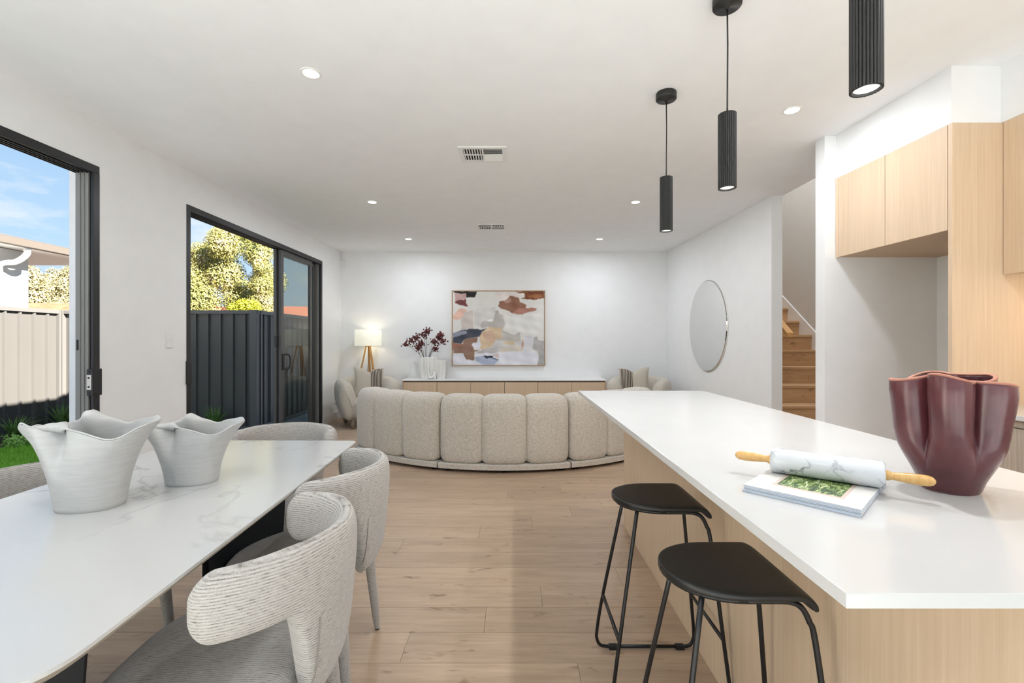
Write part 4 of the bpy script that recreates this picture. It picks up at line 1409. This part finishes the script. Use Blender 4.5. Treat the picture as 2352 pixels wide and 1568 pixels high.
# berry branches: (tip x, tip y) in photo pixels, on the plane of the vase
brng = random.Random(11)
def pxv(px, py, Y): return Vector(((px-PX)*Y/F, Y, CH-(py-PY)*Y/F))
BR = [((966, 818), (932, 790), 0), ((972, 818), (945, 782), 0), ((972, 818), (957, 774), 1), ((974, 818), (968, 790), 1), ((978, 818), (974, 768), 0),
      ((979, 818), (981, 760), 1), ((985, 818), (996, 784), 0), ((987, 818), (1008, 776), 1), ((989, 818), (1018, 784), 0), ((988, 818), (1012, 768), 0), ((986, 818), (1002, 800), 1), ((973, 818), (960, 798), 0)]
ico = bmesh.new(); bmesh.ops.create_icosphere(ico, subdivisions=1, radius=1.0)
icv = [v.co.copy() for v in ico.verts]; icf = [[v.index for v in f.verts] for f in ico.faces]; ico.free()
for i, (b, t, q) in enumerate(BR):
    Y = 7.17
    p0 = pxv(b[0], b[1], Y); p1 = pxv(t[0], t[1], Y + brng.uniform(-0.06, 0.06))
    low = Vector((p0.x*0.6 + (-1.342)*0.4, Y, ZS+0.04))
    r = empty('berry_branch', low, 0, 'thin branch of dark red berries in the fluted vase', 'branch', 'berry branches in the fluted vase')
    bend = (p0+p1)/2 + Vector((0, 0, 0.02))
    path = [q_-low for q_ in smooth_path([low, p0, bend, p1], 6)]
    st_ = tube('stem', path, 0.0028, M['stem'], r, 6)
    bm = bmesh.new(); bb = bmesh.new()
    for k in range(34):
        c = (p1-low) + Vector((brng.gauss(0, 0.030), brng.gauss(0, 0.028), brng.gauss(0, 0.026)))
        tube('', [(p1-low) + (c-(p1-low))*0.1 - Vector((0, 0, 0.01)), c], 0.0013, None, None, 4, bm=bb)
        rad = brng.uniform(0.0105, 0.0150)
        vs_ = [bm.verts.new(c + v*rad) for v in icv]
        for fc in icf: bm.faces.new([vs_[j] for j in fc])
    cl = from_bm('berries', bm, M['berry'], r, smooth=True); cl['kind'] = 'stuff'
    from_bm('twigs', bb, M['stem'], r)['kind'] = 'stuff'

# ------------------------------------------------------------------ painting
pa = empty('painting', ((-0.997+0.498)/2, YF, 1.449), 0, 'framed abstract painting in white, brown and slate', 'painting')
PW, PH = 1.495/2, 1.203/2
POLY = [
 ([(500,500),(840,470),(820,640),(620,760),(500,780)], (214,210,206)),
 ([(860,230),(1130,215),(1300,250),(1250,330),(1080,330),(900,330)], (226,216,210)),
 ([(1030,600),(1600,560),(1600,900),(1250,870),(1000,800)], (226,225,220)),
 ([(165,215),(535,215),(510,310),(370,315),(355,255),(180,245)], (45,42,42)),
 ([(180,250),(355,255),(375,340),(195,365)], (190,155,152)),
 ([(200,370),(375,345),(390,465),(290,440),(205,400)], (108,62,62)),
 ([(150,610),(240,490),(370,500),(340,600),(240,680),(150,670)], (226,184,166)),
 ([(285,680),(340,540),(480,520),(495,800),(295,840)], (200,190,182)),
 ([(600,770),(650,700),(810,680),(840,540),(890,520),(910,580),(975,600),(990,720),(960,830),(760,790),(620,800)], (186,182,176)),
 ([(710,690),(770,650),(810,655),(800,685)], (236,236,236)),
 ([(900,375),(1000,360),(1080,295),(1220,325),(1240,390),(1335,430),(1330,490),(1520,485),(1515,515),(1290,580),(1130,555),(920,490),(890,460)], (140,98,80)),
 ([(1130,555),(1200,500),(1340,480),(1520,485),(1515,515),(1290,580)], (178,130,115)),
 ([(930,370),(1000,360),(1080,320),(1100,380),(1020,400)], (176,140,128)),
 ([(1140,215),(1635,215),(1635,335),(1400,345),(1265,325),(1320,300),(1310,245)], (118,70,48)),
 ([(1370,275),(1600,265),(1625,325),(1400,320)], (158,104,74)),
 ([(960,830),(1150,905),(1240,880),(1250,1010),(960,1010),(830,1000)], (186,183,176)),
 ([(155,870),(380,830),(420,810),(690,818),(620,860),(620,940),(440,960),(330,1000),(300,1045),(155,1045)], (66,70,82)),
 ([(155,870),(380,845),(370,895),(155,945)], (150,152,168)),
 ([(155,1050),(320,1045),(330,1000),(440,960),(560,950),(560,1020),(460,1080),(500,1160),(590,1150),(505,1190),(505,1310),(370,1315),(320,1215),(155,1200)], (138,108,92)),
 ([(155,1050),(320,1045),(300,1085),(155,1120)], (165,115,98)),
 ([(310,940),(1450,920),(1460,1150),(800,1200),(820,1100)], (214,212,214)) if False else ([(1310,940),(1450,920),(1460,1150),(1300,1165)], (214,212,216)),
 ([(820,1010),(1290,1000),(1290,1100),(900,1170),(780,1110)], (206,202,200)),
 ([(620,855),(740,790),(945,790),(955,970),(830,1000),(770,1100),(640,1155),(580,1130),(600,1070),(590,960)], (214,190,158)),
 ([(630,860),(800,850),(850,960),(820,1040),(700,990)], (206,174,152)),
 ([(960,1020),(1150,1008),(1160,1060),(1090,1075),(980,1055)], (208,188,156)),
 ([(455,1080),(480,1040),(550,1045),(590,960),(600,1080),(560,1150)], (226,226,236)),
 ([(900,1170),(940,1120),(1200,1080),(1290,1100),(1280,1165),(950,1190)], (212,203,190)),
 ([(1260,1040),(1290,990),(1300,1090),(1275,1140)], (195,155,140)),
 ([(520,1200),(900,1190),(1480,1165),(1540,1300),(1500,1392),(155,1392),(155,1215),(320,1215),(370,1315),(505,1315)], (222,222,230)),
 ([(520,1200),(700,1120),(880,1100),(900,1170),(780,1210)], (188,184,183)),
 ([(510,1260),(640,1240),(900,1300),(820,1392),(660,1392),(540,1330)], (168,178,198)),
 ([(640,1245),(820,1255),(800,1290),(895,1300),(890,1312),(700,1280)], (50,52,62)),
 ([(800,1215),(900,1200),(905,1280),(840,1260)], (214,192,188)),
 ([(1450,960),(1500,930),(1540,1000),(1635,1000),(1635,1392),(1520,1392),(1540,1300),(1530,1180),(1460,1150)], (172,170,168)),
]
def inpoly(px, py, poly):
    inside = np.zeros(px.shape, bool)
    n = len(poly); j = n-1
    for i in range(n):
        xi, yi = poly[i]; xj, yj = poly[j]
        if yi != yj:
            cond = ((yi > py) != (yj > py)) & (px < (xj-xi)*(py-yi)/(yj-yi) + xi)
            inside ^= cond
        j = i
    return inside
NX, NZ = 300, 240
gx, gz = np.meshgrid(np.linspace(0, 1, NX+1), np.linspace(0, 1, NZ+1), indexing='ij')
qx, qy = 150 + 1485*gx, 215 + 1177*(1-gz)
rs = np.random.RandomState(5)
def fuzz(x, y, amp, base, k=7):
    out = np.zeros_like(x)
    for i in range(k):
        fr = base*1.55**i; th = rs.uniform(0, 6.28)
        out += np.sin(x*fr*math.cos(th) + y*fr*math.sin(th) + rs.uniform(0, 6.28))/1.35**i
    return out*amp
wx = qx + fuzz(qx, qy, 6, 0.02); wy = qy + fuzz(qx, qy, 6, 0.02)
img = np.ones(qx.shape + (3,))*np.array([221, 219, 213.0])
img += fuzz(qx, qy*0.5, 2.4, 0.008)[..., None]
streak = fuzz(qx*0.25, qy, 2.0, 0.06, 6)
for poly, c in POLY:
    mk = inpoly(wx, wy, poly).astype(float)
    # soft dry-brush edge
    for _ in range(2):
        mk = (mk + np.roll(mk, 1, 0) + np.roll(mk, -1, 0) + np.roll(mk, 1, 1) + np.roll(mk, -1, 1))/5
    tone = np.array(c)[None, None, :] + streak[..., None]*1.6 + fuzz(qx, qy, 2.0, 0.012)[..., None]
    img = img*(1-mk[..., None]*0.95) + tone*mk[..., None]*0.95
img += streak[..., None]*0.6
lin = np.clip(img/255.0, 0, 1)**2.2
verts = [(-PW + 2*PW*gx[i, j], -0.030, -PH + 2*PH*gz[i, j]) for i in range(NX+1) for j in range(NZ+1)]
faces = [(i*(NZ+1)+j, (i+1)*(NZ+1)+j, (i+1)*(NZ+1)+j+1, i*(NZ+1)+j+1) for i in range(NX) for j in range(NZ)]
me = bpy.data.meshes.new('canvas_print'); me.from_pydata(verts, [], faces)
att = me.color_attributes.new('paint', 'FLOAT_COLOR', 'POINT')
att.data.foreach_set('color', np.concatenate([lin, np.ones(lin.shape[:2] + (1,))], axis=2).reshape(-1).astype(np.float32))
mm = Mat('abstract_paint', 0.7, spec=0.2)
at = mm.n.new('ShaderNodeAttribute'); at.attribute_name = 'paint'
mm.color(at.outputs['Color'])
mm.bump(mm.noise(mm.tc(scale=(20, 1, 90)), 3, 3), 0.25, 0.002)
pr_ = add('canvas_print', me, mm.m, pa)
box('canvas', -PW, PW, -0.0298, -0.004, -PH, PH, M['plastic'], pa)
fw = 0.010
for nm, b in (('frame_rail', (-PW-fw-0.003, PW+fw+0.003, -0.040, -0.001, PH+0.003, PH+0.003+fw)), ('frame_rail', (-PW-fw-0.003, PW+fw+0.003, -0.040, -0.001, -PH-0.003-fw, -PH-0.003)),
              ('frame_stile', (-PW-fw-0.003, -PW-0.003, -0.040, -0.001, -PH-0.003, PH+0.003)), ('frame_stile', (PW+0.003, PW+fw+0.003, -0.040, -0.001, -PH-0.003, PH+0.003))):
    box(nm, *b, M['frame_wood'], pa, 0.001)

# ------------------------------------------------------------------ oval mirror on the right wall
yc = 5.985
mi = empty('oval_mirror', (xr(yc)-0.0005, yc, 1.435), math.atan(0.0364), 'frameless oval mirror on the right wall', 'mirror')
ma, mb = 0.535, 0.600
def ell(d, x): return [(x, (ma-d)*math.cos(2*math.pi*k/96), (mb-d)*math.sin(2*math.pi*k/96)) for k in range(96)]
v = ell(0.012, -0.020)
pyd('glass', v + [(q[0]+0.0, q[1], q[2]) for q in []], [tuple(range(96))], M['mirror'], mi)
rings = [ell(0.012, -0.020), ell(0.0, -0.013), ell(0.0, -0.0005)]
v = sum(rings, [])
fc = [(a*96+k, a*96+(k+1) % 96, (a+1)*96+(k+1) % 96, (a+1)*96+k) for a in range(1) for k in range(96)]
pyd('bevel', v, fc, M['mirror'], mi)
fc = [(96+k, 96+(k+1) % 96, 192+(k+1) % 96, 192+k) for k in range(96)]
pyd('edge', v, fc, M['trim'], mi)

# ------------------------------------------------------------------ wall fittings
sw = empty('light_switch', (XL, 3.72, 1.237), 0, 'white light switch plate between the two sliding doors', 'light switch')
box('plate', -0.001, 0.009, -0.036, 0.036, -0.059, 0.059, M['plastic'], sw, 0.003)
box('button', 0.009, 0.013, -0.009, 0.009, -0.012, 0.010, M['plastic'], sw, 0.002)
ou = empty('power_outlet', (XL, 7.17, 0.30), 0, 'white power outlet low on the wall beside the armchair', 'outlet')
box('plate', -0.001, 0.009, -0.058, 0.058, -0.036, 0.036, M['plastic'], ou, 0.003)
for s in (-1, 1):
    box('socket', 0.009, 0.0105, s*0.028-0.014, s*0.028+0.014, -0.014, 0.014, M['trim'], ou, 0.0005)
al = empty('motion_sensor', (XL+0.02, YF, 2.515), 0, 'small white motion sensor high in the corner', 'sensor')
pyd('housing', [(-0.026, -0.001, 0.055), (0.034, -0.001, 0.055), (0.034, -0.001, -0.055), (-0.026, -0.001, -0.055), (-0.020, -0.044, 0.020), (0.028, -0.044, 0.020), (0.028, -0.040, -0.052), (-0.020, -0.040, -0.052)],
    [(0,1,2,3), (4,7,6,5), (0,4,5,1), (1,5,6,2), (2,6,7,3), (3,7,4,0)], M['plastic'], al)
box('lens', -0.014, 0.022, -0.0455, -0.040, -0.040, 0.004, M['trim'], al, 0.002)

rg = empty('bounce_rug', (-0.05, -0.58, 0), 0, 'unseen white floor covering added to bounce sunlight onto the ceiling', 'bounce_rug')  # made up and unseen; its white bounces sunlight up to the ceiling
box('pile', -2.4, 1.95, -0.88, 0.88, 0.001, 0.012, M['bounce_rug'], rg, 0.003)
for s in (-1, 1): box('binding', min(s*2.4, s*2.43)+ (0 if s<0 else -0.45), max(s*2.4, s*2.43) + (0 if s<0 else -0.45), -0.88, 0.88, 0.001, 0.010, M['piping'], rg)
# ------------------------------------------------------------------ outside: ground
GZ = -0.10
struct(box('ground', -90, XLO, -12, 130, GZ-0.3, GZ-0.02, M['soil']))
struct(prism('lawn', [(XLO-1.1, 2.2), (XLO-1.1, 6.1), (-6.35, 6.1), (-6.35, 2.2)], GZ-0.03, GZ+0.005, M['lawn']))
struct(box('patio', -6.35, XLO-1.1, -10, 2.2, GZ-0.03, GZ, M['bounce_paving']))  # out of view, pale instead of grass to bounce neutral light indoors
struct(box('garden_bed', -6.83, -6.35, -4, 6.84, GZ-0.02, GZ+0.01, M['soil']))
struct(box('garden_bed_rear', -6.35, -4.0, 6.1, 6.84, GZ-0.02, GZ+0.01, M['soil']))
struct(box('path', XLO-1.1, XLO, -4, 6.5, GZ-0.03, GZ, M['gravel']))
struct(box('path_side', -3.98, XLO, 6.5, 11.0, GZ-0.03, GZ-0.001, M['gravel']))
struct(box('bed_edging', -6.37, -6.33, -4, 6.1, GZ-0.02, GZ+0.02, M['n_gutter']))
struct(box('bounce_terrace', XLO, 9.0, -14, YB-0.1, GZ-0.3, -0.02, M['bounce_paving']))  # unseen slab added to bounce sunlight in through the back glazing
# grass blades over the visible lawn
grng = random.Random(2)
gv, gf = [], []
for k in range(16000):
    x, y = grng.uniform(-6.33, -4.6), grng.uniform(3.9, 6.1)
    h = grng.uniform(0.03, 0.06); a = grng.uniform(0, 6.28); w = 0.004
    dx, dy = math.cos(a)*w, math.sin(a)*w
    lx, ly = grng.gauss(0, 0.016), grng.gauss(0, 0.016)
    i = len(gv)
    gv += [(x-dx, y-dy, GZ), (x+dx, y+dy, GZ), (x+lx, y+ly, GZ+h)]
    gf.append((i, i+1, i+2))
me = bpy.data.meshes.new('grass'); me.from_pydata(gv, [], gf)
go = add('grass', me, M['blade'])
tag(go, 'short green grass of the lawn outside the first sliding door', 'grass', kind='stuff')

# ------------------------------------------------------------------ steel fences
RIB = 0.1856
def sheet_mesh(n, h):
    prof = []
    for k in range(n):
        x = k*RIB
        prof += [(x, 0.0), (x+0.138, 0.0), (x+0.148, -0.030), (x+0.172, -0.030), (x+0.182, 0.0)]
    prof.append((n*RIB, 0.0))
    v = [(x, d, 0) for x, d in prof] + [(x, d, h) for x, d in prof]
    m_ = len(prof)
    me = bpy.data.meshes.new('fence_sheet')
    me.from_pydata(v, [], [(i, i+1, m_+i+1, m_+i) for i in range(m_-1)])
    me.materials.append(M['fence'])
    return me
FZ, FTOP = GZ+0.02, 1.70
SHT = sheet_mesh(4, FTOP-0.03-FZ)
def fence(x0, y0, ang, n, label, posts):
    r = empty('steel_fence', (x0, y0, GZ), ang, label, 'fence')
    L = n*4*RIB
    for k in range(n):
        o = add('fence_sheet', SHT, None, r, loc=(k*4*RIB, 0, FZ-GZ))
    box('top_rail', 0, L, -0.045, 0.012, FTOP-0.055-GZ, FTOP-GZ, M['fence_rail'], r, 0.004)
    box('bottom_rail', 0, L, -0.042, 0.010, 0.0, 0.06, M['fence_rail'], r, 0.004)
    for p in posts:
        box('post', p-0.022, p+0.022, -0.055, 0.020, 0.0, FTOP-GZ+0.004, M['fence_rail'], r, 0.004)
    return r
# boundary fence runs along y at x=-6.83; its pans face +x
NB = 12
fence(-6.83, 6.86-NB*4*RIB, R(90), NB, 'sunlit steel boundary fence beyond the lawn', [NB*4*RIB-0.05, NB*4*RIB-2.42, NB*4*RIB-4.8])
fence(-6.80, 6.86, R(0), 4, 'dark steel fence across the end of the yard', [0.03, 4*4*RIB-0.08])
bs = fence(-6.80+4*4*RIB-0.05, 6.88, R(90), 5, 'dark steel fence receding along the side path', [0.03, 2.4])
tag(box('fence_corner_post', -0.05, 0.05, -0.05, 0.05, 0, FTOP-GZ+0.006, M['fence_rail'], None, 0.006, loc=(-3.885, 6.83, GZ)), 'square steel corner post where the two dark fences meet', 'post')

# ------------------------------------------------------------------ plants along the fences
def tuft(x, y, n, h, sp, label, seed):
    g = random.Random(seed)
    r = empty('grass_tuft', (x, y, GZ), 0, label, 'plant', 'strappy tufts along the fences')
    v, f = [], []
    for k in range(n):
        a = g.uniform(0, 6.28); l = h*g.uniform(0.6, 1.15); lean = sp*g.uniform(0.15, 1.0)
        d = Vector((math.cos(a), math.sin(a), 0)); s = Vector((-d.y, d.x, 0))
        b = d*g.uniform(0, 0.035)
        i = len(v)
        for q in range(5):
            t = q/4
            p = b + d*lean*t**1.8 + Vector((0, 0, l*(t - 0.22*t**3*lean/sp)))
            w = 0.0075*(1-t**2)+0.0006
            v += [p - s*w, p + s*w]
        for q in range(4): f.append((i+2*q, i+2*q+1, i+2*q+3, i+2*q+2))
    pyd('leaves', v, f, M['tuft'], r, recalc=False)
    return r
tuft(-6.55, 5.98, 110, 0.36, 0.30, 'strappy green tuft at the foot of the sunlit fence, beside the groundcover', 1)
tuft(-6.52, 6.58, 120, 0.44, 0.30, 'strappy green tuft in the corner of the two fences', 2)
tuft(-4.35, 6.60, 110, 0.42, 0.28, 'strappy green tuft at the foot of the dark rear fence', 3)
def leaf_cloud(g, blobs, n, size, flat=0.0):
    v, f = [], []
    tot = sum(b[3]**2 for b in blobs)
    for bx_, by_, bz_, br in blobs:
        for k in range(int(n*br**2/tot)):
            d = Vector((g.gauss(0, 1), g.gauss(0, 1), g.gauss(0, 1))).normalized()
            p = Vector((bx_, by_, bz_)) + d*br*g.uniform(0.55, 1.08)
            a = Vector((g.gauss(0, 1), g.gauss(0, 1), g.gauss(0, 1))).normalized()
            b = a.cross(d + Vector((0.01, 0.02, 0.3))).normalized()
            s = size*g.uniform(0.6, 1.3)
            i = len(v)
            v += [p - a*s, p + b*s*0.5, p + a*s, p - b*s*0.5]
            f.append((i, i+1, i+2, i+3))
    return v, f
g5 = random.Random(5)
gc = empty('groundcover', (-6.30, 5.80, GZ), 0, 'low bright green groundcover at the lawn edge', 'plant')
v, f = leaf_cloud(g5, [(g5.uniform(-0.12, 0.12), g5.uniform(-0.14, 0.14), 0.07, 0.09) for _ in range(7)], 900, 0.020)
pyd('leaves', v, f, M['shrub'], gc, recalc=False)

def tree(name, loc, blobs, n, size, mat, label, trunk):
    r = empty(name, loc, 0, label, 'tree')
    g = random.Random(int(abs(loc[0])*100))
    v, f = leaf_cloud(g, blobs, n, size)
    o = pyd('foliage', v, f, mat, r, recalc=False)
    o['kind'] = 'stuff'
    tube('trunk', smooth_path(trunk, 4), [0.16 - 0.10*i/(4*(len(trunk)-1)) for i in range(4*(len(trunk)-1)+1)], M['bark'], r, 8)
    return r
def tp(px, py, Y): return ((px-PX)*Y/F, CH-(py-PY)*Y/F)
YT = 15.0
tx = tp(540, 700, YT)[0]
bl = []
for px, py, pr in ((560, 535, 26), (505, 545, 34), (540, 570, 40), (590, 580, 36), (470, 590, 36), (455, 640, 44), (520, 630, 46), (590, 640, 44), (618, 660, 30), (480, 690, 50),
                   (550, 690, 50), (610, 700, 36), (420, 680, 46), (625, 620, 18), (500, 518, 20), (400, 640, 40), (600, 555, 18)):
    x, z = tp(px, py, YT)
    bl.append((x-tx, g5.uniform(-0.7, 0.7), z-GZ, pr*YT/F*0.92))
tree('garden_tree', (tx, YT, GZ), bl, 70000, 0.034, M['leaf_tree'], 'large yellow-green tree beyond the dark rear fence', [(0, 0, 0), (0.05, 0, 1.0), (0.1, 0.1, 2.2), (0.05, 0.1, 3.6)])
YL = 11.0
lx = tp(555, 700, YL)[0]
tree('lime_shrub', (lx, YL, GZ), [(tp(px, py, YL)[0]-lx, g5.uniform(-0.2, 0.2), tp(px, py, YL)[1]-GZ, 0.17) for px, py in ((530, 708), (550, 700), (575, 704), (560, 712), (540, 716))], 2200, 0.035, M['leaf_lime'],
     'lime green shrub showing just above the dark rear fence', [(0, 0, 0), (0, 0, 0.8), (0.02, 0, 1.5)])
for i, (px, py, Y, s, lb) in enumerate(((75, 640, 44.0, 30, 'pale sunlit scrub tree beyond the patio roof, next to the white house wall'), (118, 655, 52.0, 30, 'pale sunlit scrub tree on the far slope, between two others'), (155, 640, 62.0, 30, 'pale sunlit scrub tree on the far slope, farthest from the white house wall'))):
    x, z = tp(px, py, Y)
    bb = [(g5.uniform(-1.1, 1.1)*s*Y/F, g5.uniform(-0.5, 0.5), z-GZ + g5.uniform(-1.9, 0.6)*s*Y/F, s*Y/F*g5.uniform(0.4, 0.75)) for _ in range(16)]
    tree('scrub_tree', (x, Y, GZ), bb, 9000, 0.14, M['leaf_far'], lb, [(0, 0, 0), (0.1, 0, 2), (0, 0, z-GZ)])

# ------------------------------------------------------------------ neighbouring houses
nh = empty('neighbour_house', (-9.6, 6.0, GZ), 0, 'white neighbouring house with gutter and downpipe beyond the boundary fence', 'house')
def N(x0, x1, y0, y1, z0, z1): return (x0+9.6, x1+9.6, y0-6.0, y1-6.0, z0-GZ, z1-GZ)
box('wall', *N(-14, -9.55, -2, 8.95, GZ, 2.98), M['n_wall'], nh)
box('fascia_gutter', *N(-9.16, -9.04, -2, 10.6, 2.99, 3.12), M['n_gutter'], nh, 0.01)
box('soffit', *N(-14, -9.16, -2, 10.5, 2.99, 3.02), M['plastic'], nh)
v = [(-9.04, -2, 3.12), (-9.04, 10.65, 3.12), (-14, 10.65, 3.12), (-14, -2, 3.12), (-12.2, 6.6, 3.85), (-12.2, -2, 3.85)]
v = [(a+9.6, b-6.0, c-GZ) for a, b, c in v]
rf = pyd('roof', v, [(0, 1, 4, 5), (1, 2, 4), (2, 3, 5, 4), (0, 3, 2, 1), (0, 5, 3)], M['n_roof'], nh)
for k in range(22):
    yy = -1.8 + 0.55*k
    if yy < 6.5:
        t1 = 1.0
        a, b = Vector((-9.05+9.6, yy-6, 3.125-GZ)), Vector((-12.2+9.6, yy-6, 3.855-GZ))
        tube('roof_rib', [a, b], 0.012, M['n_roof'], rf, 6)
tube('downpipe', smooth_path([(0.46, 2.55, 3.0-GZ), (0.44, 2.55, 2.86-GZ), (0.30, 2.50, 2.72-GZ), (0.12, 2.40, 2.66-GZ), (0.10, 2.4, 2.4-GZ), (0.10, 2.4, 0.0)], 5), 0.05, M['plastic'], nh, 10)
rh = empty('tiled_house', (-14.0, 26, GZ), 0, 'low house with terracotta tiled roof behind the tree', 'house')
box('wall', -6, 9, -3, 3, 0, 2.55, M['n_wall'], rh)
def roof_tile(o, x0, x1, y0, y1, z0, z1):
    xm = 1.6
    return pyd('roof', [(x0, y0, z0), (x1, y0, z0), (x1, y1, z0), (x0, y1, z0), (x0+xm, (y0+y1)/2, z1), (x1-xm, (y0+y1)/2, z1)],
               [(0, 1, 5, 4), (1, 2, 5), (2, 3, 4, 5), (3, 0, 4), (0, 3, 2, 1)], M['terracotta'], o)
roof_tile(rh, -6.5, 9.5, -3.5, 3.5, 2.5, 3.35)
rh2 = empty('tiled_house', (-36.0, 36, GZ), 0, 'far low house with terracotta roof seen past the white neighbouring house', 'house')
box('wall', -7, 5, -3, 3, 0, 3.2, M['n_wall'], rh2)
roof_tile(rh2, -7.5, 5.5, -3.5, 3.5, 3.1, 4.4)
